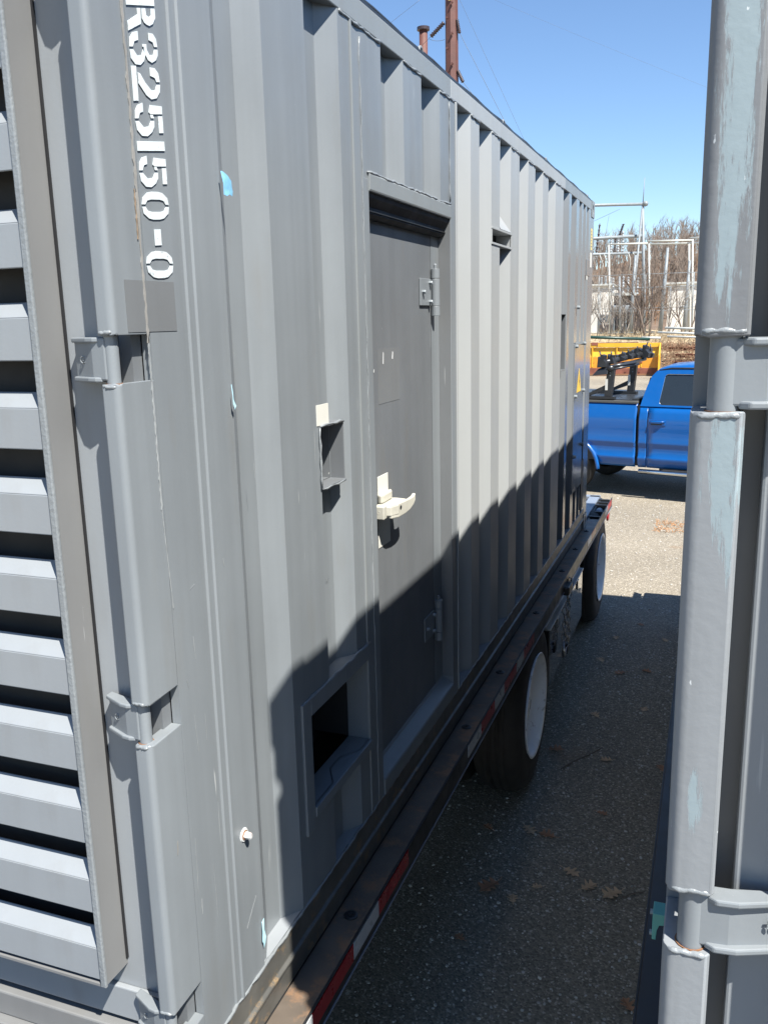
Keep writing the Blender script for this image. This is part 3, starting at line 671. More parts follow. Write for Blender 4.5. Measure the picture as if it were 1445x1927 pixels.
# shackle rings along the roof edge
for y in (1.74, 2.95, 4.02, 5.72):
    m = MB(); m.tube([(-0.010, y+0.018*math.cos(t), 0.868+0.016*math.sin(t)) for t in [2*math.pi*k/12 for k in range(13)]], 0.006, 6); m.build('lashing_ring', 'weld', left, smooth=True)
m = MB(); m.tube([(-0.012, 0.16+5.74*i/40, 0.874+0.003*math.sin(i*1.7)) for i in range(41)], 0.0055, 6); m.build('roof_cable', 'black', left, smooth=True)

# ---- right container (mirrored end close to the camera)
frame(MIRR)
right = thing('shipping_container', (2.15, 2.8, H-1.745), 'grey container at the right edge, seen only by its flaking hinge post and hinges', 'container')
container_shell(right, True)
worn1 = worn_post('worn_post_upper', [(-1.178, 3.10-1.005, 0.024, 0.36), (-1.172, 2.03, 0.020, 0.26), (-1.180, 1.84, 0.016, 0.12)], (0.165, 0.172, 0.178))
worn2 = worn_post('worn_post_lower', [(-1.168, 1.580, 0.027, 0.095), (-1.160, 1.50, 0.012, 0.07), (-1.178, 1.16, 0.012, 0.05)], (0.215, 0.228, 0.238))
corner_post(right, 0.058, [worn1, worn1, worn2, worn2, worn2], 0.016)
louver_door(right, 0.058, -0.186, 0, 13)
RREC = [(0.394+0.42*k, 0.60+0.42*k) for k in range(13)]
wall_panel(right, 0.374, 5.890, RREC, ZB, ZT, 'paint_bounce_cut')  # unseen wall darkened to cut light bounced into the gap
m = MB(); m.prism([(-0.002, -0.856), (0.019, -0.856), (0.019, -0.900), (0.013, -0.900), (0.012, -0.884), (0.009, -0.875), (-0.002, -0.873)], 'y', 0.16, 0.19); br = m.build('teal_bracket', 'teal', right, bevel=0.001)
for zz in (-0.862, -0.897):
    m = MB(); m.lathe([(0, .004), (.004, .004), (.004, 0)], (0.019, 0.172, zz), 'x', 8); m.build('screw', 'galv', br)

# ------------------------------------------------------------------ trailers
def wheel(root, y, z, xo):
    """dual tyre with a deep white dish, axle along x, outer face at xo"""
    R0, W = 0.505, 0.27
    w = MB()
    prof = [(0.300, 0.0), (0.335, 0.004), (0.40, 0.006), (0.455, -0.004), (0.488, -0.030), (0.500, -0.055), (R0, -0.075), (R0, -0.195), (0.500, -0.215), (0.488, -0.240), (0.455, -0.266), (0.40, -0.276), (0.30, -0.27)]
    w.lathe(prof, (xo-0.006, y, z), 'x', 48)
    for gx in (-0.09, -0.135, -0.18):                                       # tread ribs
        w.lathe([(R0+0.001, gx-0.016), (R0+0.007, gx-0.013), (R0+0.007, gx+0.013), (R0+0.001, gx+0.016)], (xo-0.006, y, z), 'x', 48)
    wh = bpy.data.objects.new('wheel', None); COL.objects.link(wh); wh.parent = root; wh.empty_display_size = 0.1
    w.build('tyre', 'rubber', wh, smooth=True)
    r = MB()
    r.lathe([(0.298, -0.005), (0.312, 0.006), (0.306, 0.010), (0.292, 0.004), (0.285, -0.02), (0.272, -0.06), (0.262, -0.13), (0.240, -0.165), (0.19, -0.170), (0.145, -0.160), (0.11, -0.155), (0.105, -0.06), (0.09, -0.045), (0.0, -0.043)], (xo, y, z), 'x', 48)
    rim = r.build('rim', 'wheel_white', wh, smooth=True)
    for k in range(10):
        a = 2*math.pi*k/10; n = MB(); n.lathe([(0, .03), (.013, .03), (.016, .0)], (xo-0.166, y+0.143*math.cos(a), z+0.143*math.sin(a)), 'x', 6); n.build('wheel_nut', 'galv', wh)
    for k in range(5):
        a = 2*math.pi*(k+.5)/5; n = MB(); n.lathe([(0, .002), (.034, .002), (.036, -.002)], (xo-0.167, y+0.205*math.cos(a), z+0.205*math.sin(a)), 'x', 14); n.build('hand_hole', 'interior', wh)
    t2 = MB(); t2.lathe([(rr, t-0.33) for rr, t in prof], (xo-0.006, y, z), 'x', 40); t2.build('tyre', 'rubber', wh, smooth=True)

def trailer(root, full, yend=7.32):
    xo = 0.077; zt = -1.737
    m = MB(); m.box(-0.011, xo, -1.8, 6.30, zt-0.010, zt); m.build('side_rail', 'ruststeel' if full else 'black', root, bevel=0.002)
    m = MB(); m.box(xo, xo+0.006, -1.8, yend, zt-0.006, zt-0.001); m.box(xo-0.004, xo+0.003, -1.8, yend, zt-0.095, zt-0.012); m.build('rub_rail', 'black', root, bevel=0.001)
    m = MB(); m.box(xo-0.02, xo+0.005, -1.8, yend, zt-0.104, zt-0.096); m.build('rub_rail_edge', 'frame_blue', root, bevel=0.001)
    m = MB(); m.box(-2.44, -0.012, -1.8, yend-0.02, zt-0.09, zt-0.012); m.build('deck', 'black', root)
    m = MB(); m.box(-0.05, 0.03, -1.8, 7.0, zt-0.16, zt-0.096); m.box(-0.80, -0.70, -1.8, 7.1, zt-0.50, zt-0.09); m.box(-1.75, -1.65, -1.8, 7.1, zt-0.50, zt-0.09); m.build('chassis_beam', 'black', root)
    segs = [('w', 0.26, .455), ('r', .458, .731), ('w', .734, .933), ('r', .936, 1.216), ('w', 1.985, 2.200), ('r', 2.203, 2.452), ('w', 2.455, 2.650), ('r', 2.653, 2.930), ('w', 2.933, 3.115), ('r', 3.118, 3.400), ('w', 5.6, 5.8), ('r', 5.803, 6.08), ('w', 6.75, 6.95), ('r', 6.953, 7.25)]
    for k, a, b in segs:
        m = MB(); m.box(xo+0.003, xo+0.0055, a, b, zt-0.066, zt-0.012); m.build('reflective_tape', 'red_tape' if k == 'r' else 'white_tape', root)
    for y in (0.826, 2.123, 2.756, 3.70, 4.629, 5.244, 5.845):
        m = MB(); m.lathe([(0, .0), (.008, .006), (.016, .006), (.021, .004), (.021, 0)], (0.035, y, zt), 'z', 18); d = m.build('tie_down_disc', 'black', root, smooth=False)
        m = MB(); m.lathe([(0, .011), (.007, .011), (.008, .006)], (0.035, y, zt), 'z', 6); m.build('disc_stud', 'black', d)
    for k in range(16):
        m = MB(); m.box(-0.012, xo-0.005, -1.2+0.5*k, -1.17+0.5*k, zt-0.09, zt-0.012); m.build('stake_gusset', 'black', root)
    # rear tail behind the container: open frame
    m = MB(); m.box(-0.125, -0.030, 6.10, yend-0.03, zt-0.006, zt+0.012); m.build('tail_plate', 'frame_blue', root, bevel=0.002)
    m = MB(); m.box(-2.3, -0.03, yend-0.09, yend, zt-0.06, zt+0.012); m.build('tail_bar', 'frame_blue', root, bevel=0.003)
    for y in (6.42, 6.62, 6.92, 7.05, 7.18):
        m = MB(); m.box(-0.03, xo-0.006, y, y+0.025, zt-0.085, zt-0.002); m.build('stake_pocket', 'black', root, bevel=0.001)
    m = MB(); m.tube([(0.02, 6.70, zt-0.05), (0.02, 6.84, zt-0.05)], 0.04, 12); m.build('tie_down_winch', 'frame_blue', root, smooth=True)
    if full:
        m = MB(); m.lathe([(0, .02), (.045, .02), (.06, .012), (.06, 0)], (xo-0.03, 7.22, zt-0.16), 'x', 18); m.build('tail_light', 'red_tape', root, smooth=True)
    for y in (3.52, 6.58):
        wheel(root, y, -2.245, 0.075)
        m = MB(); m.tube([(-0.3, y, -2.245), (-2.2, y, -2.245)], 0.07, 10); m.build('axle', 'black', root, smooth=True)
        m = MB(); m.box(-0.85, -0.65, y-0.35, y+0.30, -2.15, -1.95); m.build('hanger', 'black', root)
    m = MB(); m.tube([(-0.10, 6.02, -1.94), (-0.02, 6.02, -1.94)], 0.075, 16); m.build('air_tank', 'black', root, smooth=True)

frame(MEAS)
trL = thing('flatbed_trailer', (-1.2, 3.0, 0.0), 'black flatbed trailer with rusty side rail and red and white tape carrying the left container', 'trailer')
trailer(trL, True)
# polished tool box slung under the deck with a ridged aluminium lid
m = MB(); m.box(-0.52, 0.052, 4.10, 5.55, -2.375, -1.985); tb = m.build('tool_box', 'mirror', trL, bevel=0.004)
m = MB()
for k in range(3): m.box(-0.52+0.0, 0.058-0.03*k, 4.085, 5.565, -1.985+0.014*k, -1.972+0.014*k)
m.build('tool_box_lid', 'lid', tb, bevel=0.003)
m = MB(); m.box(-0.50, 0.046, 4.082, 4.099, -2.37, -1.99); m.build('tool_box_end', 'black', tb)
for y in (4.35, 5.25):
    m = MB(); m.box(0.052, 0.062, y, y+0.06, -2.06, -1.99); m.build('box_latch', 'alu', tb, bevel=0.002)
# chain and binder hanging from the rail
ch = thing('lashing_chain', TF(0.095, 4.52, -1.80), 'steel chain and hook hanging from the trailer rail in front of the tool box', 'chain')
def link(mb, c, ang, L=0.030, Wd=0.013, r=0.0042):
    pts = []
    for k in range(13):
        t = 2*math.pi*k/12; u = math.cos(t)*Wd; w = math.sin(t)*L
        pts.append((c[0]+u*math.cos(ang), c[1]+u*math.sin(ang), c[2]+w))
    mb.tube(pts, r, 5)
for s, (y, n, z0) in enumerate(((4.50, 9, -1.84), (4.60, 10, -1.80), (4.40, 5, -1.95))):
    for k in range(n):
        m = MB(); link(m, (0.094+0.004*math.sin(k), y+0.006*math.sin(k*1.3+s), z0-0.047*k), (k % 2)*math.pi/2+0.4); m.build('chain_link', 'chain', ch, smooth=True)
m = MB(); m.box(0.07, 0.115, 4.46, 4.62, -1.86, -1.80); m.build('ratchet_binder', 'black', ch, bevel=0.008)
m = MB(); m.tube([(0.10, 4.40, -2.17), (0.10, 4.36, -2.21), (0.10, 4.37, -2.26), (0.10, 4.43, -2.27), (0.10, 4.46, -2.23)], [0.012, 0.013, 0.012, 0.010, 0.006], 8); m.build('grab_hook', 'chain', ch, smooth=True)
m = MB(); m.box(0.085, 0.105, 4.50, 4.57, -2.30, -2.22); m.build('binder_handle', 'black', ch, bevel=0.006)

frame(MIRR)
trR = thing('flatbed_trailer', (2.15, 2.8, 0.0), 'dark flatbed trailer under the container at the right edge', 'trailer')
frame(lambda x, y, z: (0.943-x, y-0.23, z+H-0.0))
trailer(trR, False)

# ------------------------------------------------------------------ pickup truck
frame(IDENT)
HEAD = math.radians(-13.8)
truck = thing('pickup_truck', (-0.10, 12.30, 0.0), 'blue crew-cab pickup truck parked across the far end of the gap', 'pickup truck', rz=HEAD)
def tb_(mb, name, mat, parent=None, **kw):
    """build in truck-local coordinates: x forward, y away from the viewer, z up"""
    return mb.build(name, mat, parent or truck, origin=None, **kw)
_old = MB.build
def local_build(mb, name, mat, parent, smooth=False, bevel=0.0, solid=0.0, closed=True):
    me = bpy.data.meshes.new(name); me.from_pydata(mb.v, [], mb.f)
    if closed:
        bm = bmesh.new(); bm.from_mesh(me); bmesh.ops.recalc_face_normals(bm, faces=bm.faces); bm.to_mesh(me); bm.free()
    me.materials.append(MT[mat])
    if smooth:
        for p in me.polygons: p.use_smooth = True
    o = bpy.data.objects.new(name, me); COL.objects.link(o); o.parent = parent
    if solid: md = o.modifiers.new('solid', 'SOLIDIFY'); md.thickness = solid; md.offset = 0
    if bevel: md = o.modifiers.new('bevel', 'BEVEL'); md.width = bevel; md.segments = 2; md.limit_method = 'ANGLE'; md.angle_limit = math.radians(35)
    return o
PROF = [(0.48, 0.055), (0.53, 0.030), (0.585, 0.012), (0.62, 0.0), (0.64, 0.004), (0.66, 0.020), (0.80, 0.024), (0.845, 0.004), (0.86, 0.0), (0.89, 0.010), (1.05, 0.006), (1.20, 0.004), (1.235, 0.010), (1.30, 0.030), (1.40, 0.060), (1.44, 0.075)]
def yprof(z):
    for (a, u), (b, v) in zip(PROF, PROF[1:]):
        if a <= z <= b: return u+(v-u)*(z-a)/(b-a)
    return PROF[-1][1] if z > 1 else PROF[0][1]
def side(x0, x1, ztop, name, parent, arch=None, mat='blue', far=False):
    xs = [x0+(x1-x0)*i/40 for i in range(41)] if arch else [x0+(x1-x0)*i/8 for i in range(9)]
    zs = sorted({z for z, _ in PROF if z <= ztop} | {ztop}); m = MB(); nz = len(zs); vs = []
    for x in xs:
        zb = 0.48
        if arch:
            d = arch[2]**2-(x-arch[0])**2
            if d > 0: zb = max(0.48, arch[1]+math.sqrt(d))
        for z in zs:
            zz = max(z, zb); y = yprof(zz); vs.append((x, 2.02-y if far else y, zz))
    m.add(vs, [(i*nz+j, (i+1)*nz+j, (i+1)*nz+j+1, i*nz+j+1) for i in range(len(xs)-1) for j in range(nz-1)])
    o = local_build(m, name, mat, parent, smooth=True, closed=False)
    md = o.modifiers.new('solid', 'SOLIDIFY'); md.thickness = 0.012; md.offset = 1 if far else -1
    return o
WX, WZ, AR = -1.115, 0.39, 0.525
side(-1.72, -0.030, 1.44, 'bed_side', truck, (WX, WZ, AR)); side(-1.72, -0.030, 1.44, 'bed_side', truck, (WX, WZ, AR), far=True)
for far in (False, True):                                                    # wheel-arch flares
    m = MB(); pts = []; y = 2.03 if far else -0.012
    for k in range(19):
        a = math.radians(-12+k*204/18); pts.append((WX+AR*0.985*math.cos(a), y, max(WZ+AR*0.985*math.sin(a), 0.42)))
    m.tube(pts, 0.030, 8); local_build(m, 'wheel_flare', 'blue', truck, smooth=True)
m = MB(); m.box(-1.72, -0.03, 0.06, 1.96, 0.55, 1.00); local_build(m, 'bed_floor', 'trim', truck)
m = MB(); m.box(-1.74, -1.70, 0.05, 1.97, 0.62, 1.44); local_build(m, 'tailgate', 'blue', truck, bevel=0.02)
for y in (0.055, 1.885):
    m = MB(); m.box(-1.72, -0.035, y, y+0.08, 1.435, 1.475); local_build(m, 'bed_rail_cap', 'greyplastic', truck, bevel=0.008)
m = MB(); m.box(-1.70, -0.06, 0.135, 1.885, 1.455, 1.490); local_build(m, 'bed_cover', 'tonneau', truck, bevel=0.006)
m = MB(); m.box(-0.14, -0.06, 0.14, 1.88, 1.4905, 1.505); local_build(m, 'cover_seam', 'trim', truck)
# cab: doors below the belt line
side(0.012, 0.135, 1.40, 'cab_corner', truck); side(0.143, 1.02, 1.40, 'rear_door', truck); side(1.028, 2.02, 1.40, 'front_door', truck); side(2.03, 3.35, 1.36, 'front_fender', truck, (2.78, 0.40, 0.50))
for x0, x1 in ((0.012, 2.02), ): side(x0, x1, 1.40, 'cab_side', truck, far=True)
side(2.03, 3.35, 1.36, 'front_fender', truck, (2.78, 0.40, 0.50), far=True)
m = MB(); m.box(0.020, 2.02, 0.06, 1.96, 0.50, 1.38); local_build(m, 'cab_floor', 'trim', truck)
m = MB(); m.box(-0.028, 0.012, 0.05, 1.97, 0.50, 1.42); local_build(m, 'cab_gap', 'gasket', truck)
# greenhouse side: outline with a window hole, leaning in
def ytum(z): return 0.062 + max(z-1.40, 0)*0.36
def green(far):
    out = [(0.012, 1.40), (0.035, 1.52), (0.075, 1.70), (0.125, 1.84), (0.185, 1.91), (0.30, 1.945), (0.60, 1.965), (1.10, 1.965), (1.45, 1.94), (1.75, 1.80), (2.02, 1.55), (2.14, 1.40)]
    def rr(x0, x1, z0, z1, sl, r=0.055, n=4):
        c = []
        for cx, cz, a0 in ((x1-r, z1-r, 0), (x0+r+sl, z1-r, 90), (x0+r, z0+r, 180), (x1-r, z0+r, 270)):
            for k in range(n+1): a = math.radians(a0+90*k/n); c.append((cx+r*math.cos(a), cz+r*math.sin(a)))
        return c
    holes = [rr(0.285, 1.00, 1.425, 1.875, 0.03), [(1.07, 1.425), (1.96, 1.425), (1.66, 1.77), (1.44, 1.87), (1.07, 1.875)]]
    bm = bmesh.new()
    def loop(p):
        v = [bm.verts.new((x, (2.02-ytum(z)) if far else ytum(z), z)) for x, z in p]
        return [bm.edges.new((v[i], v[(i+1) % len(v)])) for i in range(len(v))]
    ed = loop(out)
    for h in holes: ed += loop(h)
    bmesh.ops.triangle_fill(bm, edges=ed, use_beauty=True)
    me = bpy.data.meshes.new('window_frame'); bm.to_mesh(me); bm.free(); me.materials.append(MT['blue'])
    o = bpy.data.objects.new('window_frame', me); COL.objects.link(o); o.parent = truck
    md = o.modifiers.new('s', 'SOLIDIFY'); md.thickness = 0.03; md.offset = 0
    for h in holes:
        m = MB(); m.add([(x, (2.02-ytum(z)-0.006) if far else ytum(z)+0.006, z) for x, z in h], [tuple(range(len(h)))])
        local_build(m, 'window_pane', 'glass', truck, closed=False, solid=0.004)
        m = MB(); pts = [(x, (2.02-ytum(z)+0.006) if far else ytum(z)-0.006, z) for x, z in h]; m.tube(pts+[pts[0]], 0.007, 5, caps=False); local_build(m, 'window_trim', 'chrome' if not far else 'trim', truck, smooth=True)
green(False); green(True)
# roof skin, lofted across the cab
m = MB(); xs = [0.035, 0.075, 0.125, 0.185, 0.30, 0.60, 1.10, 1.45]; zs = [1.52, 1.70, 1.84, 1.91, 1.945, 1.965, 1.965, 1.94]; nn = 9; vs = []
for x, z in zip(xs, zs):
    for k in range(nn):
        t = k/(nn-1); y0 = ytum(z)-0.004; y = y0+(2.02-2*y0)*t; vs.append((x-0.03*math.sin(math.pi*t), y, z+0.055*math.sin(math.pi*t)**0.6))
m.add(vs, [(i*nn+k, (i+1)*nn+k, (i+1)*nn+k+1, i*nn+k+1) for i in range(len(xs)-1) for k in range(nn-1)])
local_build(m, 'roof', 'blue', truck, smooth=True, closed=False, solid=0.01)
m = MB(); m.add([(0.028, 0.16, 1.46), (0.028, 1.86, 1.46), (0.085, 1.78, 1.82), (0.085, 0.24, 1.82)], [(0,1,2,3)]); local_build(m, 'rear_window', 'glass', truck, closed=False, solid=0.004)
m = MB(); m.add([(1.50, 0.26, 1.95), (1.50, 1.76, 1.95), (2.16, 1.92, 1.40), (2.16, 0.10, 1.40)], [(0,1,2,3)]); local_build(m, 'windscreen', 'glass', truck, closed=False, solid=0.004)
m = MB(); m.prism([(2.02, 0.7), (2.02, 1.38), (2.16, 1.41), (3.25, 1.30), (3.40, 1.20), (3.42, 0.60), (2.02, 0.60)], 'y', 0.06, 1.96); local_build(m, 'bonnet', 'blue', truck, bevel=0.03)
m = MB(); m.box(3.38, 3.50, 0.02, 2.0, 0.48, 0.72); local_build(m, 'bumper', 'chrome', truck, bevel=0.03)
m = MB(); m.box(-1.90, -1.76, 0.02, 2.0, 0.50, 0.70); local_build(m, 'bumper', 'chrome', truck, bevel=0.02)
for y in (0.10, 1.78):
    m = MB(); m.box(3.40, 3.44, y, y+0.22, 0.80, 1.12); local_build(m, 'headlight', 'glass', truck, bevel=0.02)
m = MB(); m.box(3.41, 3.43, 0.36, 1.66, 0.76, 1.16); local_build(m, 'grille', 'trim', truck)
# door handle in its cup, drip rail, side step
m = MB(); m.box(0.165, 0.420, -0.004, 0.006, 1.130, 1.215); cup = local_build(m, 'handle_cup', 'blue', truck, bevel=0.02)
m = MB(); m.tube([(0.185, -0.005, 1.178), (0.22, -0.028, 1.180), (0.36, -0.028, 1.188), (0.405, -0.005, 1.190)], [0.012, 0.015, 0.015, 0.012], 8); local_build(m, 'handle', 'blue', cup, smooth=True)
m = MB(); m.box(0.20, 0.36, -0.0055, -0.0045, 1.140, 1.160); local_build(m, 'handle_shadow_gap', 'trim', cup)
m = MB(); m.tube([(0.22, 0.245, 1.925), (0.40, 0.243, 1.962), (1.40, 0.243, 1.968)], 0.012, 6); local_build(m, 'drip_rail', 'trim', truck, smooth=True)
m = MB(); m.tube([(0.05, -0.02, 0.43), (2.0, -0.02, 0.43)], 0.038, 10); local_build(m, 'side_step', 'alu', truck, smooth=True)
m = MB(); m.box(0.40, 1.85, -0.045, 0.055, 0.452, 0.472); local_build(m, 'step_pad', 'trim', truck, bevel=0.004)
m = MB(); m.box(0.2, 3.2, 0.5, 1.5, 0.34, 0.52); m.box(-1.7, 0.2, 0.55, 1.45, 0.42, 0.56); local_build(m, 'chassis', 'trim', truck)
for x in (WX, 2.78):
    for y0, s in ((0.055, 1), (1.965, -1)):
        we = bpy.data.objects.new('wheel', None); COL.objects.link(we); we.parent = truck
        m = MB(); m.lathe([(0.24, 0), (0.28, -0.008*s), (0.335, -0.004*s), (0.375, 0.02*s), (0.386, 0.05*s), (0.388, 0.12*s), (0.386, 0.20*s), (0.375, 0.235*s), (0.33, 0.255*s), (0.24, 0.25*s)], (x, y0, 0.39), 'y', 36); local_build(m, 'tyre', 'rubber', we, smooth=True)
        m = MB(); m.lathe([(0.245, 0.0), (0.235, 0.01*s), (0.22, 0.05*s), (0.10, 0.04*s), (0.06, 0.015*s), (0, 0.012*s)], (x, y0, 0.39), 'y', 28); rim = local_build(m, 'rim', 'alu', we, smooth=True)
        for k in range(6):
            a = math.pi*k/3; n = MB(); n.tube([(x+0.06*math.cos(a), y0+0.01*s, 0.39+0.06*math.sin(a)), (x+0.225*math.cos(a), y0+0.012*s, 0.39+0.225*math.sin(a))], 0.022, 6); local_build(n, 'spoke', 'alu', we, smooth=True)

# rack standing over the pickup bed
rack = thing('bed_rack', truck.location + Vector((0, 0, 1.49)), 'black steel rack with two braced posts and clamp head over the pickup bed', 'rack', rz=HEAD)
def rk(m, name, mat='black', parent=None, **kw): return local_build(m, name, mat, parent or rack, **kw)
for y0, xo in ((0.10, 0.0), (1.12, 0.0)):
    m = MB(); m.box(-1.15, -0.40, y0-0.04, y0+0.06, 0.0, 0.045); rk(m, 'base_plate', bevel=0.006)
    m = MB(); m.hexa([(-0.56,y0-0.04,0.045),(-0.45,y0-0.04,0.045),(-0.45,y0+0.05,0.045),(-0.56,y0+0.05,0.045),(-0.525,y0-0.03,0.48),(-0.415,y0-0.03,0.48),(-0.415,y0+0.06,0.48),(-0.525,y0+0.06,0.48)]); post = rk(m, 'post', bevel=0.008)
    m = MB(); m.hexa([(-0.90,y0-0.025,0.045),(-0.80,y0-0.025,0.045),(-0.80,y0+0.035,0.045),(-0.90,y0+0.035,0.045),(-0.545,y0-0.025,0.22),(-0.545,y0-0.025,0.14),(-0.545,y0+0.035,0.14),(-0.545,y0+0.035,0.22)]); rk(m, 'brace', bevel=0.004)
    m = MB(); m.box(-0.545, -0.505, y0-0.0435, y0-0.0415, 0.14, 0.31); rk(m, 'white_label', 'sticker', post)
    for k in range(3):
        m = MB(); m.lathe([(0, -.006), (.009, -.006), (.009, 0)], (-0.475, y0-0.030, 0.36+0.045*k), 'y', 8); rk(m, 'bolt', 'galv', post)
m = MB(); m.tube([(-0.47, 0.02, 0.47), (-0.46, 0.6, 0.50), (-0.46, 1.22, 0.49)], 0.045, 8); rk(m, 'cross_bar', smooth=True)
m = MB(); m.hexa([(-0.74,0.00,0.36),(-0.50,0.00,0.38),(-0.48,0.30,0.42),(-0.70,0.30,0.42),(-0.66,0.04,0.46),(-0.49,0.04,0.49),(-0.48,0.28,0.52),(-0.62,0.28,0.51)]); rk(m, 'tray', bevel=0.01)
rr = random.Random(3)
for k, (x, y, z, w, d, h) in enumerate(((-0.60, 0.08, 0.58, .14, .16, .20), (-0.52, 0.24, 0.60, .12, .14, .16), (-0.46, 0.46, 0.62, .14, .18, .12), (-0.42, 0.66, 0.64, .16, .14, .13), (-0.36, 0.86, 0.66, .12, .16, .15), (-0.28, 1.04, 0.68, .16, .18, .20), (-0.22, 1.16, 0.66, .08, .10, .18))):
    e = rr.uniform; poly = [(-w*.5, -h*.5), (w*.5, -h*.45), (w*.55+e(-.02, .02), -h*.1), (w*.25, h*e(.0, .2)), (w*.3, h*e(.3, .6)), (-w*.05, h*e(.35, .6)), (-w*.1, h*.1), (-w*.4, h*e(.1, .5))]
    m = MB(); m.prism([(x+a, z+b) for a, b in poly], 'y', y-d*.42, y+d*.42); c = rk(m, 'clamp_block', bevel=0.004)
    m = MB(); m.tube([(x+w*0.1, y-d*0.3, z), (x+w*rr.uniform(-.3, .5), y-d*0.4, z+h*0.75)], 0.011, 6); rk(m, 'clamp_pin', 'black', c, smooth=True)
m = MB(); m.tube([(-0.62, 0.06, 0.54), (-0.50, 0.35, 0.58), (-0.42, 0.70, 0.62), (-0.26, 1.15, 0.65)], 0.05, 8); rk(m, 'top_tube', smooth=True)
for a, b, r_ in (((-0.46, 0.06, 0.50), (-0.24, 0.50, 0.54), .026), ((-0.42, 0.10, 0.46), (-0.22, 0.60, 0.51), .018), ((-0.44, 0.15, 0.49), (-0.30, 1.15, 0.56), .030)):
    m = MB(); m.tube([a, b], r_, 8); rk(m, 'strut', 'tonneau', smooth=True)

# ------------------------------------------------------------------ yard behind: snow pushers, pipes, scrap
def pusher(loc, label, W, flip=False):
    p = thing('snow_pusher', loc, label, 'snow plow', 'yellow snow pushers at the back of the yard')
    def lb(m, n, mt, par=None, **k): return local_build(m, n, mt, par or p, **k)
    m = MB(); m.prism([(0.0, 0.86), (0.10, 1.28), (0.13, 1.28), (0.05, 0.86)], 'x', 0, W); lb(m, 'upper_board', 'yellow')
    m = MB(); m.box(0, W, -0.03, 0.12, 1.30, 1.48); lb(m, 'top_beam', 'yellow', bevel=0.01)
    m = MB(); m.box(0, W, 0.0, 0.06, 0.36, 0.855); lb(m, 'lower_board', 'orange')
    m = MB(); m.box(0, W, -0.04, 0.06, 0.08, 0.355); lb(m, 'cutting_edge', 'scrap', bevel=0.01)
    m = MB(); m.box(0, W, -0.06, 0.02, 0.02, 0.10); lb(m, 'wear_strip', 'rust')
    for x in (0.0, W):
        m = MB(); m.prism([(0.14, 1.48), (-0.05, 1.48), (-0.55, 0.95), (-0.62, 0.02), (0.14, 0.02)], 'x', x-0.03, x+0.03); lb(m, 'end_plate', 'yellow', bevel=0.008)
    for k in range(1, int(W/1.1)+1):
        x = k*1.1-0.2; m = MB(); m.prism([(0.13, 1.30), (-0.02, 1.30), (-0.02, 0.40), (0.05, 0.40)], 'x', x, x+0.05); lb(m, 'stiffener', 'yellow')
    for k in range(int(W*1.6)):
        m = MB(); m.lathe([(0, -.03), (.035, -.03), (.035, 0)], (0.3+k*0.62, -0.04, 0.20), 'y', 8); lb(m, 'edge_bolt', 'scrap')
    m = MB(); m.tube([(W-1.9, -0.02, 0.62), (W-1.2, -0.03, 0.60), (W-0.75, -0.02, 0.61)], 0.03, 6); lb(m, 'rusty_scrape', 'scrap')
    m = MB(); m.box(W-3.05, W-2.75, -0.05, -0.031, 1.40, 1.53); lb(m, 'hook_plate', 'scrap')
pusher((-7.6, 40.6, 0.0), 'yellow snow pusher with orange lower board behind the pickup', 6.12)
pusher((1.6, 41.2, 0.0), 'yellow snow pusher far right, mirrored in the glossy end of the left container', 6.5)

def bar(name, p, q, r, mat, label, cat, group=None, n=10):
    m = MB(); m.tube([p, q], r, n); o = m.build(name, mat, origin=p, smooth=True); return tag(o, label, cat, group)
bar('steel_pipe', (-7.5, 44.2, 1.80), (-2.18, 44.0, 1.56), 0.075, 'greenpipe', 'long dark green pipe lying on the bank behind the yellow pusher', 'pipe', 'pipes on the bank')
bar('steel_pipe', (-1.88, 45.0, 1.86), (1.6, 45.0, 1.68), 0.055, 'pvc', 'white pipe lowest but one in the stack right of the shrubs', 'pipe', 'pipes on the bank')
bar('steel_pipe', (-1.56, 45.2, 2.07), (1.7, 45.2, 1.92), 0.060, 'pvc', 'topmost pale pipe of the stack right of the shrubs', 'pipe', 'pipes on the bank')
bar('steel_pipe', (-1.42, 44.7, 1.66), (1.6, 44.7, 1.52), 0.050, 'pvc', 'lowest white pipe of the stack right of the shrubs', 'pipe', 'pipes on the bank')
bar('steel_pipe', (-2.6, 44.3, 1.62), (-1.7, 44.4, 1.60), 0.06, 'pvc', 'short white pipe end beside the dark green pipe', 'pipe', 'pipes on the bank')
for i, (x, y, z, L, rz, lab) in enumerate(((-1.2, 43.0, 1.02, 3.0, 0.1, 'upper rusty red beam in the scrap heap'), (-0.9, 42.6, 0.72, 2.6, -0.15, 'middle rusty red beam in the scrap heap'), (-1.0, 42.2, 0.40, 2.8, 0.05, 'lowest rusty red beam in the scrap heap'), (-5.2, 42.5, 1.28, 2.6, 0.0, 'rusty red beam showing above the yellow pusher'))):
    c, s = math.cos(rz), math.sin(rz); m = MB(); pr = [(-.09, 0), (.09, 0), (.09, .02), (.01, .02), (.01, .16), (.09, .16), (.09, .18), (-.09, .18), (-.09, .16), (-.01, .16), (-.01, .02), (-.09, .02)]
    m.prism(pr, 'x', 0, L); o = local_build(m, 'scrap_beam', 'scrap', None); o.location = (x, y, z); o.rotation_euler = (0, 0, rz); tag(o, lab, 'beam', 'rusty beams in the scrap heap')

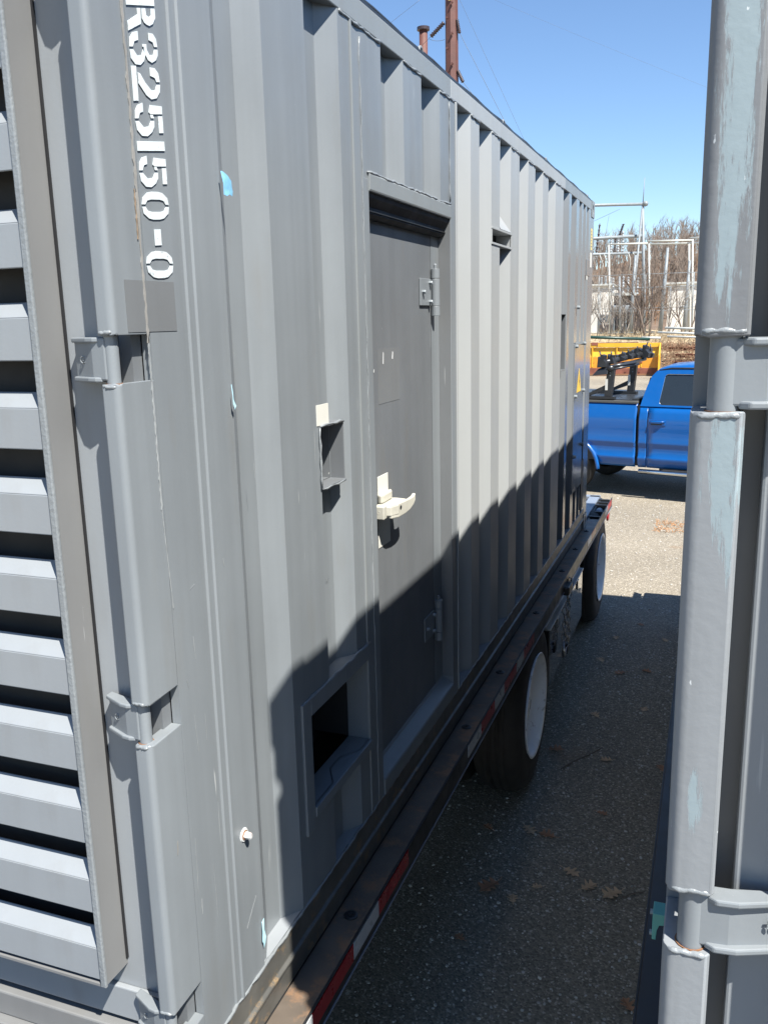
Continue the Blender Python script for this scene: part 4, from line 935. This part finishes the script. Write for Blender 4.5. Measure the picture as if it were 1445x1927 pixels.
def twigs(name, mat, x0, x1, y0, y1, zf, n, L, label, cat, seed, r=0.012, zj=0.25):
    rr = random.Random(seed); m = MB()
    for _ in range(n):
        x, y = rr.uniform(x0, x1), rr.uniform(y0, y1); z = zf(x, y)+rr.uniform(0, zj); a = rr.uniform(0, 6.28); e = rr.gauss(0.35, 0.55); l = L*rr.uniform(0.4, 1.2)
        d = Vector((math.cos(a)*math.cos(e), math.sin(a)*math.cos(e), math.sin(e)))*l; p = Vector((x, y, z)); k = Vector((rr.uniform(-.1, .1), rr.uniform(-.1, .1), rr.uniform(-.05, .1)))
        m.tube([p, p+d*0.5+k*l, p+d], [r, r*0.7, r*0.25], 3, caps=False)
    o = m.build(name, mat, closed=False); return tag(o, label, cat, kind='stuff')
zbank = lambda x, y: 1.45*(lambda t: t*t*(3-2*t))(min(max((y-41.5)/5.0, 0), 1))
twigs('brush_pile', 'brush', -1.9, 3.0, 41.6, 44.2, lambda x, y: zbank(x, y)+max(0, 0.75*(1-abs(y-43)/1.6)), 2600, 0.45, 'reddish brown brush heaped over the rusty scrap beams', 'brush', 11)
twigs('dry_weeds', 'drygrass', -9.0, 4.0, 44.5, 51.0, lambda x, y: zbank(x, y)-0.1, 3200, 0.55, 'straw coloured dead weeds along the bank', 'weeds', 12, 0.014)
twigs('leaf_litter', 'brush', -1.7, 2.5, 40.2, 41.6, lambda x, y: 0.0, 500, 0.20, 'dead leaves and twigs at the foot of the scrap heap', 'leaf litter', 13)

twigs('pine_needles', 'needle', 0.32, 1.3, 10.15, 10.85, lambda x, y: 0.0, 420, 0.06, 'orange patch of fallen pine needles on the sunlit asphalt', 'pine needles', 14, 0.004, 0.006)

# ------------------------------------------------------------------ substation
def post(p, q, r, mat, label, cat, name, group=None, n=10): return bar(name, p, q, r, mat, label, cat, group, n)
af = thing('line_gantry', (-4.2, 62.0, 1.45), 'tall grey tubular gantry with lightning mast at the substation', 'gantry')
def afp(name, mat, pts, r, n=10):
    m = MB(); m.tube(pts, r, n); return m.build(name, mat, af, smooth=True)
afp('upright', 'galv', [(-3.80, 62.0, 1.3), (-4.24, 62.0, 9.95)], [0.11, 0.09]); afp('leg', 'galv', [(-4.62, 60.2, 1.4), (-4.26, 61.9, 9.6)], 0.07)
afp('lightning_mast', 'galv', [(-4.24, 62.0, 9.9), (-4.18, 62.0, 11.6)], [0.035, 0.018]); afp('top_beam', 'galv', [(-16.0, 62.0, 10.4), (-4.05, 62.0, 9.93)], 0.10)
afp('cross_beam', 'galv', [(-16.0, 62.0, 7.9), (-4.2, 62.0, 7.9)], 0.11); afp('lower_beam', 'galv', [(-16.0, 62.0, 6.95), (-4.2, 62.0, 6.81)], 0.09)
afp('upright', 'galv', [(-16.0, 62.0, 1.3), (-16.0, 62.0, 10.4)], 0.15)
m = MB(); m.lathe([(0, -.2), (.13, -.15), (.19, 0), (.13, .15), (0, .2)], (-4.08, 62.0, 9.95), 'x', 14); m.build('beam_end', 'galv', af, smooth=True)
for i, (x, z0, z1, lean) in enumerate(((-6.22, 6.95, 8.05, 0.0), (-5.98, 6.95, 7.85, 0.05), (-5.75, 6.90, 8.10, 0.0), (-5.70, 8.0, 8.75, 0.35), (-5.45, 6.90, 8.30, 0.0), (-7.2, 6.95, 8.9, 0.1))):
    m = MB(); n = 7; prof = [(0, z0)]
    for k in range(n): t = z0+(z1-z0)*(k+0.2)/n; prof += [(0.05, t), (0.10, t+0.04), (0.05, t+0.08)]
    prof.append((0, z1)); m.lathe(prof, (x, 62.0, 0), 'z', 10)
    m.v = [(vx+lean*(vz-z0), vy, vz) for vx, vy, vz in m.v]; m.build('insulator', 'insul' if i % 2 else 'porcelain', af, smooth=True)
bus = thing('bus_structure', (-3.0, 58.0, 1.45), 'white tubular bus bars on thin posts in front of the gantry', 'bus bars')
for p, q in (((-6.01, 58, 7.17), (-3.50, 58, 7.11)), ((-3.53, 58, 7.24), (-0.9, 58, 7.16)), ((-3.46, 58.2, 7.06), (1.6, 58.2, 6.94)), ((-1.01, 58, 7.30), (2.2, 58, 7.24))):
    m = MB(); m.tube([p, q], 0.055, 8); m.build('bus_bar', 'pvc', bus, smooth=True)
for x, z in ((-5.9, 7.15), (-3.44, 7.08), (-0.86, 7.22), (-1.05, 6.95), (0.9, 7.1)):
    m = MB(); m.tube([(x+0.25, 58, 1.35), (x, 58, z)], 0.055, 8); m.build('post', 'pvc', bus, smooth=True)
for i, (x0, z0, x1, z1, r, lab) in enumerate(((-4.15, 6.37, -4.30, 1.4, .15, 'grey tapered column left of the gantry upright'), (-2.25, 6.72, -2.50, 1.4, .17, 'leaning pale grey column right of the gantry'), (-0.94, 5.91, -1.08, 1.4, .15, 'grey column nearest the right container'), (-5.08, 5.13, -4.9, 1.4, .12, 'short grey column in front of the left white building'))):
    m = MB(); m.tube([(x1, 57, z1), ((x0+x1)/2, 57, (z0+z1)/2), (x0+0.0, 57, z0)], [r*0.85, r*0.7, r*0.5], 10); o = m.build('equipment_column', 'galv', origin=(x1, 57, z1), smooth=True); tag(o, lab, 'column', 'substation columns')
def building(x0, x1, y0, y1, z0, z1, label):
    b = thing('control_building', ((x0+x1)/2, y0, z0), label, 'building', 'white substation buildings')
    m = MB(); m.box(x0, x1, y0, y1, z0, z1); m.build('wall', 'wallwhite', b)
    m = MB(); m.box(x0-0.15, x1+0.15, y0-0.2, y1+0.2, z1, z1+0.14); m.build('roof', 'pvc', b, bevel=0.02); return b
bl = building(-11.0, -6.50, 66.0, 70.0, 1.3, 4.85, 'white block building left of the substation equipment')
for a, b in ((2.27, 2.80),):
    m = MB(); m.box(-7.30, -6.62, 65.90, 65.99, a, b); w = m.build('louvre_window', 'dark_box', bl)
    for k in range(5): mm = MB(); mm.box(-7.28, -6.64, 65.87, 65.899, a+0.03+0.10*k, a+0.09+0.10*k); mm.build('slat', 'galv', w)
m = MB(); m.box(-7.35, -6.65, 65.92, 65.995, 1.35, 2.10); m.build('cabinet_door', 'dark_box', bl)
brt = building(-2.60, 2.4, 66.0, 70.0, 1.3, 4.78, 'white block building right of the substation equipment')
for x in (-1.15, 0.6):
    m = MB(); m.box(x, x+0.07, 65.93, 65.995, 1.3, 4.7); m.build('downpipe', 'galv', brt)
m = MB(); m.box(-1.75, -1.2, 65.94, 65.995, 3.15, 3.25); m.build('wall_bracket', 'galv', brt)
tr = thing('transformer', (-5.4, 63.0, 1.4), 'dark finned transformer with pale tank between the white buildings', 'transformer')
m = MB(); m.box(-6.15, -4.70, 62.6, 64.0, 1.4, 3.4); m.build('tank', 'porcelain', tr, bevel=0.03)
m = MB(); m.box(-6.25, -4.60, 62.4, 64.1, 4.05, 4.25); m.build('top_plate', 'pvc', tr)
for k in range(7): m = MB(); m.box(-6.10+0.20*k, -6.04+0.20*k, 62.1, 62.59, 1.7, 3.3); m.build('radiator_fin', 'galv' if k % 2 else 'dark_box', tr)
m = MB(); m.box(-6.0, -4.8, 62.8, 63.8, 3.4, 4.05); m.build('housing', 'dark_box', tr)
m = MB(); m.box(-4.58, -4.05, 62.8, 63.6, 1.4, 4.05); m.build('side_cabinet', 'dark_box', tr, bevel=0.02)
for i, (x, z0, z1) in enumerate(((-7.33, 4.99, 5.5), (-7.03, 4.99, 5.55), (-6.66, 4.99, 5.45), (-6.21, 4.25, 5.35), (-5.52, 4.25, 5.45), (-5.19, 4.25, 5.40), (-4.85, 4.25, 5.3), (-4.54, 4.10, 5.35), (-4.2, 4.10, 5.35))):
    m = MB(); prof = [(0, z0)]; n = 6
    for k in range(n): t = z0+(z1-z0)*(k+0.2)/n; prof += [(0.055, t), (0.11, t+0.03), (0.055, t+0.06)]
    prof.append((0, z1)); m.lathe(prof, (x, 64.0 if i > 2 else 66.4, 0), 'z', 10); o = m.build('bushing', 'porcelain', tr if i > 2 else bl, smooth=True)
fn = thing('wire_fence', (-3, 52.0, 1.45), 'thin chain-link fence rails and posts crossing in front of the substation', 'fence')
for z in (3.12, 2.96, 1.75, 5.0): m = MB(); m.tube([(-14, 52, z), (8, 52, z-0.03)], 0.018, 5); m.build('rail', 'galv', fn, smooth=True)
for k in range(9): m = MB(); m.tube([(-13.5+2.6*k, 52, 1.3), (-13.5+2.6*k, 52, 5.0)], 0.03, 6); m.build('post', 'galv', fn, smooth=True)

# ------------------------------------------------------------------ weathering-steel pole, post and conductors
pole = thing('steel_pole', (-11.0, 40.0, 0.0), 'brown octagonal steel power pole rising behind the container roof', 'pole')
m = MB(); m.tube([(-11.0, 40, 0), (-11.0, 40, 22)], [0.36, 0.26], 8); m.build('shaft', 'brownsteel', pole)
for k in range(5):
    for s in (-1, 1):
        m = MB(); m.tube([(-11.0+0.12*s, 39.70, 12.4+1.25*k+0.3*s), (-11.0+0.12*s, 39.60, 12.4+1.25*k+0.3*s)], 0.05, 6); m.build('step_bolt', 'brownsteel', pole)
def insulator(root, p, q, r=0.09):
    p, q = Vector(p), Vector(q); m = MB(); n = 16; pts = [p+(q-p)*k/n for k in range(n+1)]; m.tube(pts, [r*(1.0 if k % 2 else 0.55) for k in range(n+1)], 10); m.build('insulator', 'insul', root, smooth=True)
insulator(pole, (-11.32, 39.9, 15.75), (-11.95, 39.9, 15.25), 0.11); insulator(pole, (-10.72, 39.9, 15.80), (-10.60, 39.9, 15.22), 0.08); insulator(pole, (-10.70, 39.9, 13.70), (-10.45, 39.9, 13.18), 0.09)
m = MB(); m.box(-11.05, -10.92, 39.68, 39.70, 16.55, 16.75); m.build('number_plate', 'yellow_lbl', pole)
p2 = thing('steel_post', (-14.27, 46.0, 0.0), 'shorter brown capped steel post left of the power pole', 'post')
m = MB(); m.tube([(-14.27, 46, 0), (-14.27, 46, 17.45)], [0.26, 0.22], 12); m.build('shaft', 'brownsteel', p2, smooth=True)
m = MB(); m.lathe([(0, 17.60), (.33, 17.60), (.33, 17.45), (.22, 17.42)], (-14.27, 46, 0), 'z', 16); m.build('cap', 'insul', p2)
def wire(a, b, sag, label, r=0.014):
    a, b = Vector(a), Vector(b); n = 14; m = MB(); r *= 0.6; m.tube([a+(b-a)*k/n-Vector((0, 0, sag*4*(k/n)*(1-k/n))) for k in range(n+1)], r, 5)
    o = m.build('conductor', 'wire', origin=a, smooth=True); tag(o, label, 'wire', 'overhead conductors')
wire((-10.60, 39.9, 15.22), (-4.6, 40.5, 3.6), -0.1, 'wire slanting right and down from the upper insulator of the brown pole', 0.016)
wire((-11.0, 40.0, 17.4), (-6.2, 42, 7.0), 0.0, 'fainter wire slanting from the top of the brown pole', 0.010)
wire((-10.45, 39.9, 13.18), (-9.2, 40, 11.6), 0.0, 'wire leaving the lower right insulator of the brown pole', 0.016)
wire((-11.95, 39.9, 15.25), (-16.5, 42, 13.4), 0.1, 'wire leaving the left insulator of the brown pole', 0.016)
wire((-12.0, 39.9, 15.14), (-11.3, 39.9, 15.05), 0.06, 'short jumper loop beside the brown pole', 0.014)
wire((-12.48, 40.0, 16.86), (-15.6, 40.0, 15.2), 0.0, 'thin wire crossing the sky left of the brown pole', 0.010)
wire((-9.04, 40, 16.39), (6.0, 40, 9.0), 0.1, 'very faint wire crossing the open sky', 0.005)
for i, (x0, x1, z0, z1) in enumerate(((-6.9, -6.75, 6.8, 5.5), (-6.6, -6.4, 6.8, 5.5), (-5.0, -4.95, 6.8, 5.4), (-4.75, -4.6, 6.8, 5.9))):
    m = MB(); m.tube([(x0, 61.5, z0), (x0+.12, 61.5, (z0+z1)/2+.35), (x1+.10, 61.5, (z0+z1)/2), (x1, 61.5, z1)], 0.022, 6); m.build('jumper_cable', 'pvc', bus, smooth=True)
for x in (-6.3, -5.6, -5.0, -3.1, -2.0, -0.4):
    m = MB(); m.tube([(x, 57.6, 1.4), (x, 57.6, 4.4)], 0.03, 6); m.build('support', 'galv', bus, smooth=True)
m = MB(); m.tube([(-7.2, 57.6, 4.35), (1.0, 57.6, 4.45)], 0.03, 6); m.build('bus_bar', 'galv', bus, smooth=True)
wire((-5.7, 61.9, 9.7), (-11, 61.9, 7.6), 0.0, 'wire running left from the gantry top beam', 0.02)
wire((-6.4, 61.9, 9.35), (-6.6, 61.9, 8.1), 0.0, 'dropper wire under the gantry top beam', 0.014)

# ------------------------------------------------------------------ bare trees and shrubs
def branch(m, p, d, L, r, depth, rr, sides=4):
    n = 3; pts = [p]; rs = [r]; q = p.copy(); dd = d.copy()
    for k in range(n):
        dd = (dd+Vector((rr.uniform(-.22, .22), rr.uniform(-.22, .22), rr.uniform(-.05, .16)))).normalized(); q = q+dd*L/n; pts.append(q.copy()); rs.append(r*(1-0.45*(k+1)/n))
    m.tube(pts, rs, sides if r > 0.02 else 3, caps=False)
    if depth == 0: return
    for k in range(rr.choice((2, 3, 3)) if depth > 1 else 3):
        t = rr.uniform(0.35, 1.0); i = min(int(t*n), n-1); b = pts[i]+(pts[i+1]-pts[i])*(t*n-i)
        ax = Vector((rr.uniform(-1, 1), rr.uniform(-1, 1), rr.uniform(-.2, .5))).normalized()
        branch(m, b, (dd*0.75+ax*0.75).normalized(), L*rr.uniform(0.5, 0.78), max(rs[i]*0.6, 0.006), depth-1, rr, sides)
def bare_tree(name, x, y, z, h, r, stems, depth, mat, label, seed, group):
    rr = random.Random(seed); t = thing(name, (x, y, z), label, 'tree', group); a = MB(); b = MB()
    for s in range(stems):
        d = Vector((rr.uniform(-.35, .35), rr.uniform(-.3, .3), 1)).normalized() if stems > 1 else Vector((rr.uniform(-.08, .08), 0, 1)).normalized()
        p = Vector((x+rr.uniform(-.15, .15)*(stems > 1), y+rr.uniform(-.1, .1), z-0.15)); q = p+d*h*0.4
        a.tube([p, p+d*h*0.2+Vector((rr.uniform(-.05, .05), 0, 0)), q], [r, r*0.85, r*0.7], 6)
        for k in range(4 if stems == 1 else 3): branch(b, p+d*h*rr.uniform(0.18, 0.4), (d+Vector((rr.uniform(-.8, .8), rr.uniform(-.6, .6), rr.uniform(0, .5)))).normalized(), h*rr.uniform(0.25, 0.42), r*0.5, depth, rr)
        branch(b, q, d, h*0.40, r*0.68, depth, rr)
    a.build('trunk', mat, t, smooth=True); b.build('crown', mat, t, smooth=True, closed=False)
SH = [(-4.9, 50, 1.40, 3.6, .045, 3, 'bare multi-stemmed shrub in front of the left white building'), (-3.15, 48, 1.35, 3.6, .050, 3, 'bare dark shrub below the gantry upright'), (-2.45, 47, 1.35, 4.6, .060, 2, 'tall forked bare sapling in front of the leaning column'),
      (-1.6, 49, 1.40, 3.4, .040, 3, 'bare twiggy shrub in front of the right white building'), (-0.75, 50, 1.40, 4.2, .055, 2, 'bare sapling close to the right container edge'), (-4.0, 49, 1.40, 2.6, .035, 4, 'low bare thicket left of the gantry foot'), (-6.0, 50, 1.40, 3.4, .045, 3, 'bare shrub at the far end of the left container')]
for i, (x, y, z, h, r, st, lab) in enumerate(SH): bare_tree('bare_shrub', x, y, z, h, r, st, 3, 'bark' if i in (1, 2, 4) else 'bark_pale', lab, 100+i, 'bare shrubs on the bank')
def woodland(name, mat, n, x0, x1, y0, y1, h0, h1, seed, label):
    rr = random.Random(seed); m = MB()
    for _ in range(n):
        y = rr.uniform(y0, y1); x = rr.uniform(x0, x1)*y/110; t = min(max((y-74)/60.0, 0), 1); z = 1.45+hill(x)*t*t*(3-2*t)-0.3
        h = rr.uniform(h0, h1); p = Vector((x, y, z)); d = Vector((rr.uniform(-.06, .06), 0, 1)).normalized()
        m.tube([p, p+d*h*0.5, p+d*h], [0.055, 0.04, 0.010], 3, caps=False)
        for k in range(10):
            b = p+d*h*rr.uniform(0.25, 0.9); e = (d+Vector((rr.uniform(-.8, .8), rr.uniform(-.5, .5), rr.uniform(0, .4)))).normalized(); L = h*rr.uniform(.14, .30)
            m.tube([b, b+e*L], [0.035, 0.008], 3, caps=False)
            for j in range(4):
                b2 = b+e*L*rr.uniform(.3, .9); e2 = (e+Vector((rr.uniform(-.8, .8), rr.uniform(-.4, .4), rr.uniform(-.1, .5)))).normalized(); m.tube([b2, b2+e2*L*0.55], [0.016, 0.005], 3, caps=False)
    o = m.build(name, mat, closed=False); tag(o, label, 'woodland', kind='stuff')
woodland('bare_woodland', 'bark_haze', 900, -34, 14, 84, 138, 3.0, 5.2, 5, 'brown leafless woodland on the hillside behind the substation')
woodland('pale_undergrowth', 'brush', 900, -34, 14, 77, 134, 1.4, 2.8, 6, 'paler twiggy undergrowth on the lower hillside')

# ------------------------------------------------------------------ fallen leaves, twigs and loose stones
LEAFS = [(0.213, 5.593, .085, .4, 'tan', 'tan oak leaf on the asphalt beside the tool box'), (0.388, 5.361, .085, 2.1, 'brown', 'brown lobed leaf between the wheels, middle of the gap'), (0.582, 5.455, .075, 1.2, 'brown', 'dull leaf between the wheels, nearest the right container'),
 (0.128, 3.964, .095, 5.0, 'brown', 'dark leaf just behind the near wheel'), (0.79, 3.922, .085, 0.3, 'brown', 'reddish leaf touching the right container edge'), (0.45, 6.542, .06, 0.9, 'brown', 'small leaf near the sunlit edge of the shadow'),
 (0.146, 3.009, .085, 3.9, 'tan', 'curled tan leaf beside the small white stone, left one of a pair'), (0.246, 2.989, .085, 1.4, 'brown', 'brown leaf beside the small white stone, right one of a pair'), (0.056, 2.46, .115, 2.6, 'brown', 'largest dark brown leaf, near the trailer edge'),
 (0.186, 2.41, .06, .2, 'tan', 'small tan scrap of leaf right of the largest leaf'), (0.421, 2.704, .085, 4.2, 'tan', 'tan star-shaped leaf, topmost of the nearest three'), (0.52, 2.617, .085, 5.5, 'tan', 'tan oak leaf, middle of the nearest three'), (0.633, 2.591, .105, 2.4, 'tan', 'broad tan oak leaf, right one of the nearest three'),
 (0.274, 6.134, .07, 3.3, 'tan', 'pale leaf farthest from the camera in the shade'), (-0.075, 2.962, .06, 1.0, 'brown', 'small leaf in the dark under the trailer'), (0.279, 2.535, .05, 2.0, 'tan', 'small broken leaf left of the nearest three'), (0.017, 2.065, .05, 1.1, 'brown', 'small brown leaf under the red tape'), (0.77, 1.903, .07, .6, 'brown', 'brown leaf beside the right trailer rail, lowest in the picture')]
LEAFS += [(0.45, 3.92, .07, 1.9, 'tan', 'small pale leaf right of the near wheel'), (0.30, 4.55, .075, .7, 'tan', 'tan leaf in front of the tool box'), (0.62, 4.75, .07, 2.9, 'tan', 'tan leaf in the middle of the lane level with the tool box'), (0.50, 3.30, .06, 4.4, 'brown', 'small brown leaf between the twig and the nearest leaves'), (0.68, 6.2, .07, 3.6, 'tan', 'tan leaf beside the right trailer near the shadow edge')]
def leaf(x, y, s, a, kind, label, seed):
    rr = random.Random(seed); half = [(0, 0), (.05, .10), (.20, .16), (.26, .22), (.10, .30), (.12, .36), (.34, .46), (.38, .56), (.14, .54), (.13, .60), (.30, .74), (.28, .82), (.12, .76), (.10, .84), (.05, 1.0)]
    ring = [(u*rr.uniform(.8, 1.2), v) for u, v in half] + [(-u*rr.uniform(.8, 1.2), v) for u, v in half[1:-1]][::-1]
    curl = rr.uniform(.15, .45); vs = []; c, sn = math.cos(a), math.sin(a)
    spine = [(0, v, 0) for _, v in half]
    def P(u, v): X, Y = u*s, (v-.5)*s; return (c*X-sn*Y, sn*X+c*Y, 0.004+curl*abs(u)*s+0.25*curl*(v-.5)**2*s)
    n = len(half); vs = [P(0, v) for _, v in half] + [P(u, v) for u, v in ring[1:n-1]] + [P(u, v) for u, v in ring[n:]][::-1]
    k = n-2; R_ = lambda i: n+i; L_ = lambda i: n+k+i; fs = []
    for i in range(n-1):
        r0 = 0 if i == 0 else R_(i-1); r1 = n-1 if i == n-2 else R_(i); l0 = 0 if i == 0 else L_(i-1); l1 = n-1 if i == n-2 else L_(i)
        fs.append(tuple(dict.fromkeys((i, r0, r1, i+1)))); fs.append(tuple(dict.fromkeys((i, i+1, l1, l0))))
    fs = [f for f in fs if len(f) > 2]
    m = MB(); m.add(vs, fs); m.tube([P(0, 0), P(0.03, -.22)], 0.0012, 4)
    me = bpy.data.meshes.new('oak_leaf'); me.from_pydata(m.v, [], m.f); me.materials.append(MT['leaf_'+kind]); o = bpy.data.objects.new('oak_leaf', me); COL.objects.link(o); o.location = (x, y, 0.0)
    md = o.modifiers.new('s', 'SOLIDIFY'); md.thickness = 0.0006; tag(o, label, 'leaf', 'fallen leaves in the shaded gap')
for i, (x, y, s, a, k, lab) in enumerate(LEAFS): leaf(x, y, s*1.15, a, k, lab, 50+i)
def stick(pts, r, label):
    m = MB(); m.tube(pts, r, 6); o = m.build('twig', 'bark', origin=pts[0], smooth=True); tag(o, label, 'twig', 'twigs on the asphalt')
stick([(0.20, 3.72, .006), (0.26, 3.83, .012), (0.34, 3.95, .008), (0.41, 4.08, .006)], [.003, .004, .004, .002], 'long thin twig behind the near wheel')
stick([(0.66, 2.55, .006), (0.72, 2.62, .01), (0.78, 2.66, .006)], [.002, .003, .002], 'short twig beside the broad tan leaf')
rr = random.Random(21); m = MB(); ico = [(0,0,1),(.89,0,.45),(.28,.85,.45),(-.72,.53,.45),(-.72,-.53,.45),(.28,-.85,.45),(.72,.53,-.45),(-.28,.85,-.45),(-.89,0,-.45),(-.28,-.85,-.45),(.72,-.53,-.45),(0,0,-1)]
icf = [(0,1,2),(0,2,3),(0,3,4),(0,4,5),(0,5,1),(1,6,2),(2,7,3),(3,8,4),(4,9,5),(5,10,1),(6,7,2),(7,8,3),(8,9,4),(9,10,5),(10,6,1),(11,7,6),(11,8,7),(11,9,8),(11,10,9),(11,6,10)]
for k in range(5200):
    y = 1.3+rr.random()**1.5*11.0; x = rr.uniform(-0.5, 1.4) if y < 7 else rr.uniform(-1.5, 2.5); s = rr.choice((.002, .0025, .003, .003, .004, .005, .007))*rr.uniform(.7, 1.3)*(1+0.10*max(y-3, 0)); a = rr.uniform(0, 6.28); c, sn = math.cos(a), math.sin(a)
    sx, sy, sz = rr.uniform(.8, 1.4), rr.uniform(.7, 1.1), rr.uniform(.45, .8)
    m.add([(x+(c*u*sx-sn*v*sy)*s, y+(sn*u*sx+c*v*sy)*s, s*sz*(w*rr.uniform(.85, 1.1)+.55)) for u, v, w in ico], icf)
o = m.build('loose_stones', 'pebble', closed=False); tag(o, 'small pale loose stones scattered over the asphalt', 'stones', kind='stuff')
